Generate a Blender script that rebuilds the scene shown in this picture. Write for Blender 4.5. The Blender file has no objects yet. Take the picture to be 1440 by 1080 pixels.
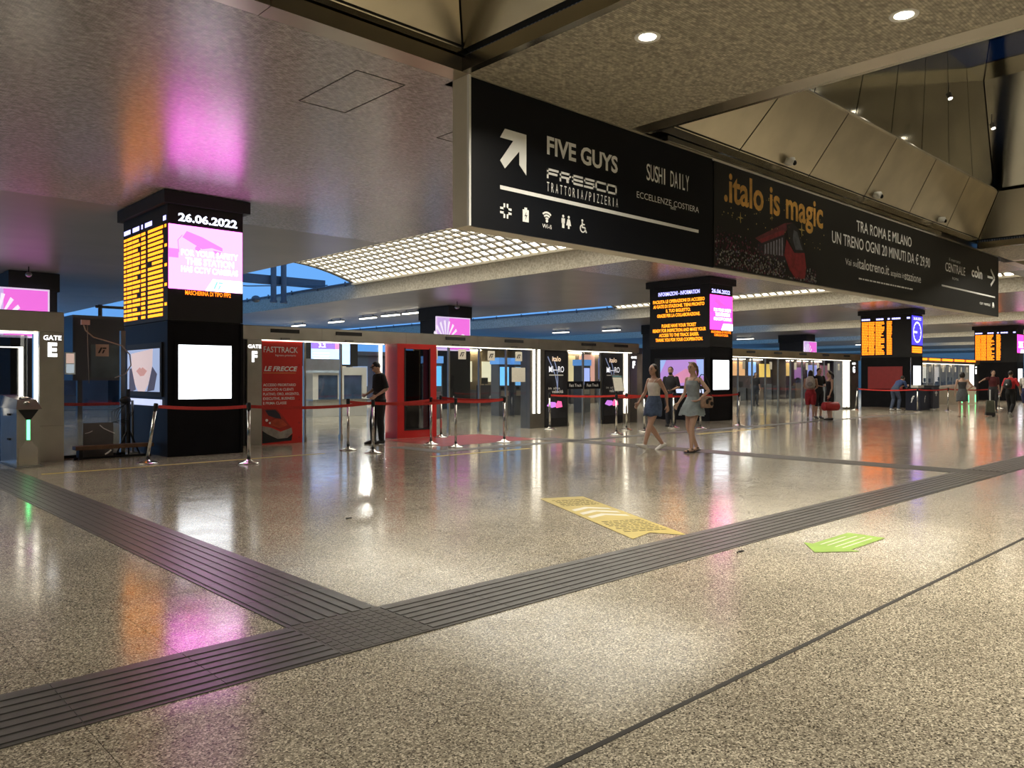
import bpy, math, random
from mathutils import Vector, Matrix
random.seed(7)
S = bpy.context.scene
COL = S.collection
R = math.radians
# ------------------------------------------------------------------ camera
cd = bpy.data.cameras.new('camera')
cam = bpy.data.objects.new('camera', cd); COL.objects.link(cam)
cam.location = (0, 0, 1.42)
cam.rotation_euler = (R(90), 0, R(-43.15))
cd.sensor_width = 36; cd.lens = 27.73; cd.shift_y = -8/1440
cd.clip_start = .05; cd.clip_end = 400
S.camera = cam
# ------------------------------------------------------------------ dusk sky, exposure
W = bpy.data.worlds.new('dusk'); S.world = W; W.use_nodes = True
wn = W.node_tree.nodes
bg = wn['Background']; bg.inputs['Color'].default_value = (.13, .36, .80, 1); bg.inputs['Strength'].default_value = 1.1
S.view_settings.view_transform = 'Standard'; S.view_settings.look = 'None'
S.view_settings.exposure = 0.15; S.view_settings.gamma = 1
S.view_settings.use_curve_mapping = False
S.cycles.max_bounces = 8; S.cycles.glossy_bounces = 3; S.cycles.transparent_max_bounces = 12
DOWNLIGHT_W = 115.0
CELL_EMIT = 5.0
# ------------------------------------------------------------------ helpers
def tag(o, label=None, cat=None, group=None, kind=None):
    if label: o['label'] = label
    if cat: o['category'] = cat
    if group: o['group'] = group
    if kind: o['kind'] = kind
    return o
def thing(name, label, cat, loc=(0, 0, 0), rz=0, group=None, kind=None, parent=None):
    o = bpy.data.objects.new(name, None); COL.objects.link(o)
    o.empty_display_size = .1
    o.location = loc; o.rotation_euler = (0, 0, rz)
    if parent: o.parent = parent
    return tag(o, label, cat, group, kind)
class Fr:                       # a flat face: origin, right and up; n points out of it
    def __init__(s, o, u=(1, 0, 0), v=(0, 0, 1)):
        s.o = Vector(o); s.u = Vector(u).normalized(); s.v = Vector(v).normalized(); s.n = s.u.cross(s.v)
    def p(s, a, b, d=0): return s.o + s.u*a + s.v*b + s.n*d
class MB:
    def __init__(s): s.v = []; s.f = []
    def add(s, vs, fs):
        k = len(s.v); s.v += [tuple(x) for x in vs]; s.f += [tuple(i+k for i in f) for f in fs]; return s
    def hexa(s, c): return s.add(c, [(0, 3, 2, 1), (4, 5, 6, 7), (0, 1, 5, 4), (1, 2, 6, 5), (2, 3, 7, 6), (3, 0, 4, 7)])
    def box(s, x0, x1, y0, y1, z0, z1):
        return s.hexa([(x0, y0, z0), (x1, y0, z0), (x1, y1, z0), (x0, y1, z0), (x0, y0, z1), (x1, y0, z1), (x1, y1, z1), (x0, y1, z1)])
    def rect(s, fr, a0, a1, b0, b1, d0=0, d1=.006):
        return s.hexa([fr.p(a0, b0, d0), fr.p(a1, b0, d0), fr.p(a1, b1, d0), fr.p(a0, b1, d0),
                       fr.p(a0, b0, d1), fr.p(a1, b0, d1), fr.p(a1, b1, d1), fr.p(a0, b1, d1)])
    def poly(s, fr, pts, d0=0, d1=.006):
        n = len(pts)
        return s.add([fr.p(a, b, d0) for a, b in pts]+[fr.p(a, b, d1) for a, b in pts],
                     [tuple(range(n-1, -1, -1)), tuple(range(n, 2*n))]+[(i, (i+1) % n, n+(i+1) % n, n+i) for i in range(n)])
    def quad(s, *p): return s.add(p, [tuple(range(len(p)))])
    def rings(s, rs, cap=True):
        n = len(rs[0]); vs = [p for r in rs for p in r]; fs = []
        for k in range(len(rs)-1):
            for i in range(n):
                j = (i+1) % n; fs.append((k*n+i, k*n+j, (k+1)*n+j, (k+1)*n+i))
        if cap:
            fs.append(tuple(range(n-1, -1, -1))); m = (len(rs)-1)*n; fs.append(tuple(range(m, m+n)))
        return s.add(vs, fs)
    def loft(s, ch, n=12, cap=True, side=(1, 0, 0)):      # ch: [(pos, rx, ry)]
        P = [Vector(c[0]) for c in ch]; rs = []
        for k, c in enumerate(ch):
            t = (P[min(k+1, len(P)-1)]-P[max(k-1, 0)]).normalized()
            a = Vector(side); a = a-t*a.dot(t)
            if a.length < .15: a = Vector((0, 1, 0)); a = a-t*a.dot(t)
            a.normalize(); b = t.cross(a)
            rs.append([P[k]+a*(c[1]*math.cos(2*math.pi*i/n))+b*(c[2]*math.sin(2*math.pi*i/n)) for i in range(n)])
        return s.rings(rs, cap)
    def tube(s, pts, r, n=8): return s.loft([(p, r, r) for p in pts], n)
    def cyl(s, p0, p1, r0, r1=None, n=16):
        r1 = r0 if r1 is None else r1
        return s.loft([(p0, r0, r0), (p1, r1, r1)], n)
    def lathe(s, prof, c=(0, 0, 0), n=20):
        c = Vector(c)
        return s.rings([[c+Vector((r*math.cos(2*math.pi*i/n), r*math.sin(2*math.pi*i/n), z)) for i in range(n)] for r, z in prof])
    def ell(s, c, rx, ry, rz, n=14, m=9, rot=None):
        c = Vector(c); rs = []
        for k in range(m):
            th = math.pi*(k+.02)/(m-1+.04)-math.pi/2
            ring = [Vector((rx*math.cos(th)*math.cos(2*math.pi*i/n), ry*math.cos(th)*math.sin(2*math.pi*i/n), rz*math.sin(th))) for i in range(n)]
            rs.append([c+(rot@p if rot else p) for p in ring])
        return s.rings(rs)
    def disc(s, fr, a, b, r, d=.004, n=20, r2=None):
        r2 = r2 or r
        return s.poly(fr, [(a+r*math.cos(2*math.pi*i/n), b+r2*math.sin(2*math.pi*i/n)) for i in range(n)], 0, d)
    def ringf(s, fr, a, b, r, w, d=.004, n=28, t0=0, t1=2*math.pi, ry=1):
        for i in range(n):
            x, y = t0+(t1-t0)*i/n, t0+(t1-t0)*(i+1)/n
            s.poly(fr, [(a+(r-w)*math.cos(x), b+ry*(r-w)*math.sin(x)), (a+r*math.cos(x), b+ry*r*math.sin(x)), (a+r*math.cos(y), b+ry*r*math.sin(y)), (a+(r-w)*math.cos(y), b+ry*(r-w)*math.sin(y))], 0, d)
        return s
    def line(s, fr, a0, b0, a1, b1, w, d=.004):
        dx, dy = a1-a0, b1-b0; L = math.hypot(dx, dy) or 1; nx, ny = -dy/L*w/2, dx/L*w/2
        return s.poly(fr, [(a0+nx, b0+ny), (a0-nx, b0-ny), (a1-nx, b1-ny), (a1+nx, b1+ny)], 0, d)
    def mesh(s, name, mat=None, smooth=False):
        me = bpy.data.meshes.new(name); me.from_pydata(s.v, [], s.f); me.update()
        if mat: me.materials.append(mat)
        if smooth: me.polygons.foreach_set('use_smooth', [True]*len(me.polygons))
        return me
    def build(s, name, mat, parent=None, smooth=False, loc=None):
        o = bpy.data.objects.new(name, s.mesh(name, mat, smooth)); COL.objects.link(o)
        if parent: o.parent = parent
        if loc: o.location = loc
        return o
def inst(me, name, parent=None, loc=(0, 0, 0), rot=None):
    o = bpy.data.objects.new(name, me); COL.objects.link(o); o.location = loc
    if rot: o.rotation_euler = rot
    if parent: o.parent = parent
    return o
def copy_tree(o, parent=None):
    c = o.copy(); COL.objects.link(c); c.parent = parent
    for ch in list(KIDS.get(o.name, o.children)): copy_tree(ch, c)
    return c
KIDS = {}
# ---- lettering: flat print, made from font outlines at the end in one go
TEXTS = []
def text(parent, fr, s, a, b, h=None, w=None, mat=None, align='L', bold=0., d=.006, name='lettering', shear=0.):
    """b = baseline, h = cap height, w = total width"""
    me = bpy.data.meshes.new(name); me.materials.append(mat)
    o = bpy.data.objects.new(name, me); COL.objects.link(o); o.parent = parent
    TEXTS.append((o, fr, s, a, b, h, w, align, bold, d, shear)); return o
def finish_texts():
    tmp = []
    for t in TEXTS:
        c = bpy.data.curves.new('outline', 'FONT'); c.body = t[2]; c.size = 1; c.resolution_u = 3
        c.offset = t[8]; c.shear = t[10]; c.fill_mode = 'FRONT'
        o = bpy.data.objects.new('outline', c); COL.objects.link(o); tmp.append(o)
    ref = bpy.data.curves.new('outline', 'FONT'); ref.body = 'H'; ref.size = 1
    ro = bpy.data.objects.new('outline', ref); COL.objects.link(ro); tmp.append(ro)
    bpy.context.view_layer.update(); dg = bpy.context.evaluated_depsgraph_get()
    mr = bpy.data.meshes.new_from_object(ro.evaluated_get(dg)); CAP = max(v.co.y for v in mr.vertices)
    for t, o in zip(TEXTS, tmp):
        ob, fr, s, a, b, h, w, al, bo, d, sh = t
        m = bpy.data.meshes.new_from_object(o.evaluated_get(dg))
        xs = [v.co.x for v in m.vertices]
        if not xs: continue
        x0, x1 = min(xs), max(xs); ky = (h/CAP) if h else w/(x1-x0); kx = (w/(x1-x0)) if w else ky
        tw = (x1-x0)*kx; sx = a-(tw/2 if al == 'C' else tw if al == 'R' else 0)
        vs = [fr.p(sx+(v.co.x-x0)*kx, b+v.co.y*ky, d) for v in m.vertices]
        fs = [tuple(p.vertices) for p in m.polygons]
        me = ob.data; me.from_pydata([tuple(v) for v in vs], [], fs); me.update()
        bpy.data.meshes.remove(m)
    for o in tmp: bpy.data.objects.remove(o)
# ------------------------------------------------------------------ materials
MATS = {}
def mat(name, c, rough=.5, metal=0., var=.08, vscale=6., emit=0., spec=.5, bump=0., bscale=40., alpha=1., trans=0.):
    if name in MATS: return MATS[name]
    m = bpy.data.materials.new(name); m.use_nodes = True; nt = m.node_tree; N = nt.nodes; L = nt.links
    p = N['Principled BSDF']; p.inputs['Roughness'].default_value = rough; p.inputs['Metallic'].default_value = metal
    p.inputs['Specular IOR Level'].default_value = spec
    p.inputs['Base Color'].default_value = (*c, 1)
    if var or bump:
        tc = N.new('ShaderNodeTexCoord'); nz = N.new('ShaderNodeTexNoise'); nz.inputs['Scale'].default_value = vscale
        nz.inputs['Detail'].default_value = 3; L.new(tc.outputs['Object'], nz.inputs['Vector'])
    if var:
        cr = N.new('ShaderNodeValToRGB'); L.new(nz.outputs['Fac'], cr.inputs['Fac'])
        cr.color_ramp.elements[0].position = .3; cr.color_ramp.elements[1].position = .7
        cr.color_ramp.elements[0].color = tuple(x*(1-var) for x in c)+(1,); cr.color_ramp.elements[1].color = tuple(min(1, x*(1+var)) for x in c)+(1,)
        L.new(cr.outputs['Color'], p.inputs['Base Color'])
        if emit: L.new(cr.outputs['Color'], p.inputs['Emission Color'])
    if emit:
        if not var: p.inputs['Emission Color'].default_value = (*c, 1)
        p.inputs['Emission Strength'].default_value = emit
    if bump:
        n2 = N.new('ShaderNodeTexNoise'); n2.inputs['Scale'].default_value = bscale; L.new(tc.outputs['Object'], n2.inputs['Vector'])
        b = N.new('ShaderNodeBump'); b.inputs['Strength'].default_value = bump; b.inputs['Distance'].default_value = .01
        L.new(n2.outputs['Fac'], b.inputs['Height']); L.new(b.outputs['Normal'], p.inputs['Normal'])
    p.inputs['Alpha'].default_value = alpha; p.inputs['Transmission Weight'].default_value = trans
    MATS[name] = m; return m
def lit(name, c, k): return mat(name, c, .6, 0, 0, emit=k, spec=.1)
def glass(name, tint=(.93, .96, .97), refl=.10):
    m = bpy.data.materials.new(name); m.use_nodes = True; nt = m.node_tree; N = nt.nodes; L = nt.links
    N.remove(N['Principled BSDF']); out = N['Material Output']
    tr = N.new('ShaderNodeBsdfTransparent'); tr.inputs[0].default_value = (*tint, 1)
    gl = N.new('ShaderNodeBsdfGlossy'); gl.inputs['Roughness'].default_value = .02; gl.inputs['Color'].default_value = (.95, .97, 1, 1)
    lw = N.new('ShaderNodeLayerWeight'); lw.inputs['Blend'].default_value = .5
    pw = N.new('ShaderNodeMath'); pw.operation = 'POWER'; pw.inputs[1].default_value = 4.5; L.new(lw.outputs['Facing'], pw.inputs[0])
    fr = N.new('ShaderNodeMath'); fr.operation = 'MULTIPLY_ADD'; fr.inputs[1].default_value = .8; fr.inputs[2].default_value = .04; L.new(pw.outputs[0], fr.inputs[0])
    mx = N.new('ShaderNodeMixShader'); L.new(fr.outputs[0], mx.inputs[0]); L.new(tr.outputs[0], mx.inputs[1]); L.new(gl.outputs[0], mx.inputs[2])
    L.new(mx.outputs[0], out.inputs['Surface']); MATS[name] = m; return m
def terrazzo(name):
    m = bpy.data.materials.new(name); m.use_nodes = True; nt = m.node_tree; N = nt.nodes; L = nt.links; p = N['Principled BSDF']
    ge = N.new('ShaderNodeNewGeometry')
    v1 = N.new('ShaderNodeTexVoronoi'); v1.inputs['Scale'].default_value = 150; L.new(ge.outputs['Position'], v1.inputs['Vector'])
    cr = N.new('ShaderNodeValToRGB'); e = cr.color_ramp; e.interpolation = 'LINEAR'
    e.elements[0].position = .08; e.elements[0].color = (.065, .055, .042, 1); e.elements[1].position = .95; e.elements[1].color = (.74, .67, .53, 1)
    a = e.elements.new(.28); a.color = (.25, .22, .17, 1); a = e.elements.new(.7); a.color = (.36, .32, .245, 1)
    sp = N.new('ShaderNodeSeparateColor'); L.new(v1.outputs['Color'], sp.inputs[0]); L.new(sp.outputs[0], cr.inputs['Fac'])
    n1 = N.new('ShaderNodeTexNoise'); n1.inputs['Scale'].default_value = .9; n1.inputs['Detail'].default_value = 4; L.new(ge.outputs['Position'], n1.inputs['Vector'])
    mr = N.new('ShaderNodeMapRange'); mr.inputs['From Min'].default_value = .3; mr.inputs['From Max'].default_value = .7; mr.inputs['To Min'].default_value = .85; mr.inputs['To Max'].default_value = 1.12
    L.new(n1.outputs['Fac'], mr.inputs['Value'])
    mx = N.new('ShaderNodeMix'); mx.data_type = 'RGBA'; mx.blend_type = 'MULTIPLY'; mx.inputs[0].default_value = 1
    L.new(cr.outputs['Color'], mx.inputs[6]); L.new(mr.outputs['Result'], mx.inputs[7]); L.new(mx.outputs[2], p.inputs['Base Color'])
    n2 = N.new('ShaderNodeTexNoise'); n2.inputs['Scale'].default_value = 3.5; n2.inputs['Detail'].default_value = 2; L.new(ge.outputs['Position'], n2.inputs['Vector'])
    m2 = N.new('ShaderNodeMapRange'); m2.inputs['From Min'].default_value = .3; m2.inputs['From Max'].default_value = .7; m2.inputs['To Min'].default_value = .115; m2.inputs['To Max'].default_value = .18
    L.new(n2.outputs['Fac'], m2.inputs['Value']); L.new(m2.outputs['Result'], p.inputs['Roughness'])
    b = N.new('ShaderNodeBump'); b.inputs['Strength'].default_value = .035; b.inputs['Distance'].default_value = .02; L.new(n2.outputs['Fac'], b.inputs['Height']); L.new(b.outputs['Normal'], p.inputs['Normal'])
    p.inputs['IOR'].default_value = 1.46
    MATS[name] = m; return m
def mosaic(name, lo, hi, rough=.3, tile=(.05, .022), spec=.5):
    m = bpy.data.materials.new(name); m.use_nodes = True; nt = m.node_tree; N = nt.nodes; L = nt.links; p = N['Principled BSDF']
    ge = N.new('ShaderNodeNewGeometry'); br = N.new('ShaderNodeTexBrick')
    br.inputs['Scale'].default_value = 1; br.inputs['Brick Width'].default_value = tile[0]; br.inputs['Row Height'].default_value = tile[1]
    br.inputs['Mortar Size'].default_value = .0016; br.inputs['Color1'].default_value = (*lo, 1); br.inputs['Color2'].default_value = (*hi, 1)
    br.inputs['Mortar'].default_value = tuple(x*.5 for x in lo)+(1,)
    mp = N.new('ShaderNodeMapping'); mp.inputs['Rotation'].default_value = (0, 0, 0); L.new(ge.outputs['Position'], mp.inputs['Vector']); L.new(mp.outputs[0], br.inputs['Vector'])
    n1 = N.new('ShaderNodeTexNoise'); n1.inputs['Scale'].default_value = 16; n1.inputs['Detail'].default_value = 3; L.new(ge.outputs['Position'], n1.inputs['Vector'])
    mr = N.new('ShaderNodeMapRange'); mr.inputs['From Min'].default_value = .35; mr.inputs['From Max'].default_value = .65; mr.inputs['To Min'].default_value = .75; mr.inputs['To Max'].default_value = 1.25
    L.new(n1.outputs['Fac'], mr.inputs['Value'])
    mx = N.new('ShaderNodeMix'); mx.data_type = 'RGBA'; mx.blend_type = 'MULTIPLY'; mx.inputs[0].default_value = 1
    L.new(br.outputs['Color'], mx.inputs[6]); L.new(mr.outputs['Result'], mx.inputs[7]); L.new(mx.outputs[2], p.inputs['Base Color'])
    b = N.new('ShaderNodeBump'); b.inputs['Strength'].default_value = .10; b.inputs['Distance'].default_value = .004; L.new(br.outputs['Fac'], b.inputs['Height']); b.invert = True
    L.new(b.outputs['Normal'], p.inputs['Normal'])
    p.inputs['Roughness'].default_value = rough; p.inputs['Specular IOR Level'].default_value = spec; MATS[name] = m; return m
def stone(name, lo, hi, rough=.7):
    m = bpy.data.materials.new(name); m.use_nodes = True; nt = m.node_tree; N = nt.nodes; L = nt.links; p = N['Principled BSDF']
    ge = N.new('ShaderNodeNewGeometry'); n1 = N.new('ShaderNodeTexNoise'); n1.inputs['Scale'].default_value = 14; n1.inputs['Detail'].default_value = 8; n1.inputs['Roughness'].default_value = .75
    L.new(ge.outputs['Position'], n1.inputs['Vector']); cr = N.new('ShaderNodeValToRGB'); cr.color_ramp.elements[0].position = .38; cr.color_ramp.elements[1].position = .62
    cr.color_ramp.elements[0].color = (*lo, 1); cr.color_ramp.elements[1].color = (*hi, 1); L.new(n1.outputs['Fac'], cr.inputs['Fac']); L.new(cr.outputs['Color'], p.inputs['Base Color'])
    p.inputs['Roughness'].default_value = rough; MATS[name] = m; return m
M_terr = terrazzo('terrazzo'); M_mos = mosaic('ceiling_mosaic', (.31, .28, .27), (.52, .475, .46), .26, spec=.9)
M_mosb = mosaic('beam_mosaic', (.24, .215, .17), (.46, .41, .32), .5, (.06, .028))
M_plas_shade = mat('soffit_plaster_shade', (.27, .255, .245), .36, 0, .1, .8)  # plain plaster, also the unlit tone of the rear soffits
M_stone = stone('speckled_stone', (.30, .27, .21), (.55, .51, .42))
M_tact = mat('tactile_rubber', (.088, .084, .081), .34, 0, .18, 9, bump=.06, bscale=120)
M_tact2 = mat('tactile_plain', (.085, .080, .074), .45, 0, .18, 12, bump=.1, bscale=160)
M_joint = mat('joint_dark', (.03, .027, .024), .8)
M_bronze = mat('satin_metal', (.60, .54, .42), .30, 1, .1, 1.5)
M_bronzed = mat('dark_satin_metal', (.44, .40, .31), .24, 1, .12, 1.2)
M_mirror = mat('polished_steel', (.58, .56, .48), .12, 1, .1, .9, bump=.05, bscale=1.5)
M_steel = mat('brushed_steel', (.57, .56, .515), .30, 1, .08, 3)
M_steeld = mat('dark_brushed_steel', (.30, .295, .28), .34, 1, .08, 3)
M_chrome = mat('chrome', (.66, .65, .61), .16, 1, .03, 4)
M_black = mat('black_satin', (.008, .008, .010), .5, 0, .2, 3, spec=.12)
M_blackm = mat('black_matt', (.008, .008, .009), .6, 0, .2, 3)
M_sign = mat('sign_black', (.005, .006, .009), .45, 0, .1, 2, spec=.2)
M_signg = mat('sign_charcoal', (.018, .018, .017), .5, 0, .15, 1, spec=.3)
M_cream = mat('cream_paint', (.62, .57, .46), .5, 0, .05, 3)
M_white = mat('white_paint', (.80, .80, .78), .5, 0, .03, 3)
M_let = mat('letter_white', (.86, .87, .86), .6, 0, 0)
M_letg = mat('letter_grey', (.74, .74, .71), .6, 0, 0)
M_gold = mat('letter_gold', (.66, .36, .08), .5, 0, .3, 5)
M_glass = glass('clear_glass')
M_glassr = glass('roof_glass', (.10, .12, .15))
M_glassd = glass('smoked_glass', (.45, .47, .49))
M_led = lit('led_strip', (1, .93, .78), 3.4)
M_lamp = lit('lamp_glow', (1, .92, .74), 18)
M_box = lit('lightbox_white', (.90, .95, 1), 2.6)
M_amber = lit('led_amber', (1, .29, .016), 2.3)
M_amber2 = lit('led_orange', (1, .20, .010), 2.7)
M_ledblue = lit('led_blue_white', (.42, .42, 1), 2.2)
M_ledwhite = lit('led_white', (.80, .85, 1), 2.6)
M_pinkw = lit('screen_pale_pink', (.95, .15, .80), 4.3)
M_pink = lit('screen_pink', (.92, .05, .42), 2.6)
M_pinkm = lit('screen_mid_pink', (.95, .10, .75), 2.8)
M_scrw = lit('screen_white', (1, .93, 1), 4)
M_mag = lit('screen_magenta', (.72, .14, .62), 1.0)
M_red = mat('gate_red', (.52, .022, .020), .35, 0, .08, 3)
M_belt = mat('belt_red', (.55, .03, .022), .6, 0, .1, 20)
M_green = lit('led_green', (.10, 1, .28), 4.5)
M_paper = mat('paper', (.72, .69, .60), .7, 0, .05, 20)
# ================================================================== THE SETTING
HC = 4.8; BAY = 17.4
# ---- floor: terrazzo slabs over a dark bed
floor = thing('floor', None, None, kind='structure')
MB().box(-24, 132, -15, 75, -.12, -.006).build('bed', M_joint, floor)
slabs = []
ys = [-15+.0]; y = 2.0
ylines = [2.0-1.56*k for k in range(10, -1, -1)]+[3.56, 4.13]+[4.13+1.56*k for k in range(1, 46)]
for j in range(len(ylines)-1):
    for i in range(-30, 150):
        x0 = .33+.6*i; slabs.append((x0, x0+.6, ylines[j], ylines[j+1]))
FWD = (math.cos(R(46.85)), math.sin(R(46.85)))
def inview(x, y):
    d = x*FWD[0]+y*FWD[1]; l = x*FWD[1]-y*FWD[0]
    return d > 2.2 and abs(l) < .66*d
vis = [s for s in slabs if inview((s[0]+s[1])/2, (s[2]+s[3])/2) and (s[2]+s[3])/2 < 16 and not (s[2] > 3.5 and s[3] < 4.2)]
vis.sort(key=lambda s: s[0]**2+s[2]**2); near = set(vis[:300])
shared = {}
for s in vis[:300]:
    w = round(s[3]-s[2], 3)
    if w not in shared: shared[w] = MB().box(.0015, .5985, .0015, w-.0015, -.03, 0).mesh('slab', M_terr)
    inst(shared[w], 'floor_slab', floor, (s[0], s[2], 0))
m = MB()
for s in slabs:
    if s in near or s[0] > 62 or s[3] > 40 or s[1] < -6: continue
    m.box(s[0]+.0015, s[1]-.0015, s[2]+.0015, s[3]-.0015, -.03, 0)
tag(m.build('slabs_beyond', M_terr, floor), kind='stuff')
MB().box(-24, 62, 40, 75, -.03, 0).box(62, 132, -15, 75, -.03, 0).box(-24, -6, -15, 40, -.03, 0).build('far_paving', M_terr, floor)
MB().box(-6, 62, 1.985, 2.012, -.02, .0025).build('expansion_joint', M_joint, floor)
# ---- tactile guiding strips
def tile_mesh(along):
    m = MB().box(.001, .599, .001, .599, 0, .005)
    for k in range(7):
        a = .03+k*.0795
        if along == 'x': m.box(.002, .598, a, a+.055, .005, .010)
        else: m.box(a, a+.055, .002, .598, .005, .010)
    return m.mesh('tile', M_tact)
tx, ty = tile_mesh('x'), tile_mesh('y')
tr1 = thing('trim_1', None, None, kind='structure')
for i in range(-6, 52):
    if i == 0 or i == 18: continue
    inst(tx, 'tactile_tile', tr1, (2.13+.6*i, 3.54, 0))
pl = MB().box(.001, .599, .001, .599, 0, .007)
for i in range(9):
    for j in range(9):
        pl.box(.02+i*.063, .062+i*.063, .02+j*.063, .062+j*.063, .007, .009)
pm = pl.mesh('tile', M_tact2)
inst(pm, 'crossing_tile', tr1, (2.13, 3.54, 0))
tr2 = thing('trim_2', None, None, kind='structure')
for j in range(17): inst(ty, 'tactile_tile', tr2, (2.13, 4.14+.6*j, 0))
tr3 = thing('trim_3', None, None, kind='structure')
dk = MB().box(.001, .599, .001, .599, 0, .004).mesh('tile', M_tact2)
for j in range(16): inst(dk, 'dark_tile', tr3, (12.95, 3.54+.6*j, 0))
tr4 = thing('trim_4', None, None, kind='structure')
dk2 = MB().box(.001, .599, .001, .349, 0, .004).mesh('tile', M_tact2)
for i in range(40): inst(dk2, 'dark_tile', tr4, (9.6+.6*i, 11.95, 0))
for j in range(2): inst(MB().box(.001, .349, .001, .799, 0, .004).mesh('tile', M_tact2) if j == 0 else tr4.children[-1].data, 'dark_tile', tr4, (9.25, 11.95+.8*j, 0))
M_yl = mat('yellow_line', (.50, .38, .08), .5, 0, .25, 8)
tr5 = thing('trim_5', None, None, kind='structure')
MB().box(2.9, 4.5, 13.22, 13.30, 0, .003).box(4.5, 7.6, 13.26, 13.34, 0, .003).build('yellow_line', M_yl, tr5)
MB().box(8.7, 11.2, 11.35, 11.47, 0, .003).box(17.2, 21, 11.35, 11.47, 0, .003).build('yellow_line', M_yl, tr5)
MB().box(10.2, 13.1, 13.0, 15.2, 0, .003).build('red_mat', mat('red_mat', (.30, .045, .04), .35, 0, .15, 2), tr5)
# ---- ceiling: wide soffits over the pillars, running towards the platforms
ceil = thing('ceiling', None, None, kind='structure')
for k in range(-1, 7):
    x0, x1 = .6+BAY*k, 11.1+BAY*k
    MB().box(x0, x1, 6.98, 16.6, HC, HC+.12).build('soffit_mosaic', M_mos, ceil)
    MB().box(x0, x1, 16.6, 66, HC, HC+.12).build('soffit_plaster_shade', M_plas_shade, ceil)  # unlit rear of the soffit put into a darker, duller finish
    for xx, nm in ((x0-.02, 'parapet'), (x1-.10, 'parapet')):
        j = 0
        yy = 6.98
        while yy < 64:
            MB().box(xx, xx+.12, yy+.004, yy+4.9-.004, HC+.002, HC+.56).build(nm, M_stone, ceil); yy += 4.9
    MB().box(x0, x1, 6.98, 66, HC+.5, HC+.7).build('roof_slab', M_plas_shade, ceil)
# hatches in the first soffit
for (hx, hy, w, l) in ((4.67, 7.47, .64, 1.3), (6.8, 8.0, .8, .8)):
    h = MB(); t = .012
    h.box(hx, hx+w, hy, hy+t, HC-.004, HC).box(hx, hx+w, hy+l, hy+l+t, HC-.004, HC).box(hx, hx+t, hy, hy+l, HC-.004, HC).box(hx+w, hx+w+t, hy, hy+l+t, HC-.004, HC)
    h.build('hatch_frame', M_joint, ceil)
# luminous barrel vaults between the soffits
CX, NY = 18, 52
cellm = [lit('vault_pane_%d' % i, c, CELL_EMIT) for i, c in enumerate(((1, .95, .82), (1, .92, .75), (.97, .95, .88)))]
M_lat = mat('vault_lattice', (.20, .18, .14), .6)
for k in range(-1, 6):
    x0, x1 = 11.1+BAY*k, 18.0+BAY*k; xm = (x0+x1)/2; ya, yb = 8.2, 28.9
    def arc(t): return Vector((x0+(x1-x0)*t, 0, HC+.62+.68*(1-(2*t-1)**2)))
    v = thing('vault', None, None, parent=ceil)
    lat = MB(); cy = (yb-ya)/NY
    for i in range(CX+1):
        p = arc(i/CX); lat.box(p.x-.045, p.x+.045, ya, yb, p.z-.04, p.z+.03)
    for j in range(NY+1):
        yy = ya+cy*j
        for i in range(CX):
            p, q = arc(i/CX), arc((i+1)/CX); hw = .12 if j in (0, NY) else .045
            lat.hexa([(p.x, yy-hw, p.z-.03), (q.x, yy-hw, q.z-.03), (q.x, yy+hw, q.z-.03), (p.x, yy+hw, p.z-.03), (p.x, yy-hw, p.z+.03), (q.x, yy-hw, q.z+.03), (q.x, yy+hw, q.z+.03), (p.x, yy+hw, p.z+.03)])
    lat.build('lattice', M_lat, v)
    panes = []
    for i in range(CX):
        p, q = arc(i/CX), arc((i+1)/CX)
        pm = None
        for j in range(NY): panes.append((i, j, p, q))
    own = set()
    if k == 0:
        big = [c for c in panes if c[0] >= 3 and c[1] > 8]; own = set((c[0], c[1]) for c in big[-300:])
    rest = [MB(), MB(), MB()]; ms = {}
    for i, j, p, q in panes:
        yy = ya+cy*j; w = random.choice((0, 0, 1, 2))
        pts = lambda o: [(p.x+.02, o, p.z+.02), (q.x-.02, o, q.z+.02), (q.x-.02, o+cy, q.z+.02), (p.x+.02, o+cy, p.z+.02)]
        if (i, j) in own:
            if (i, w) not in ms: ms[(i, w)] = MB().quad(*pts(0)).mesh('pane', cellm[w])
            inst(ms[(i, w)], 'vault_pane', v, (0, yy, 0))
        else: rest[w].quad(*pts(yy))
    for w in range(3): tag(rest[w].build('vault_panes_beyond', cellm[w], v), kind='stuff')
    # side gutters and end walls of the vault bay
    MB().box(x0-.02, x0+.2, ya, yb, HC+.56, HC+.64).box(x1-.2, x1+.02, ya, yb, HC+.56, HC+.64).build('vault_gutter', M_cream, v)
    e = MB().box(x0, x1, 7.2, 8.2, HC+.3, HC+1.6)
    e.build('vault_end', M_plas_shade, v)
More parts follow.
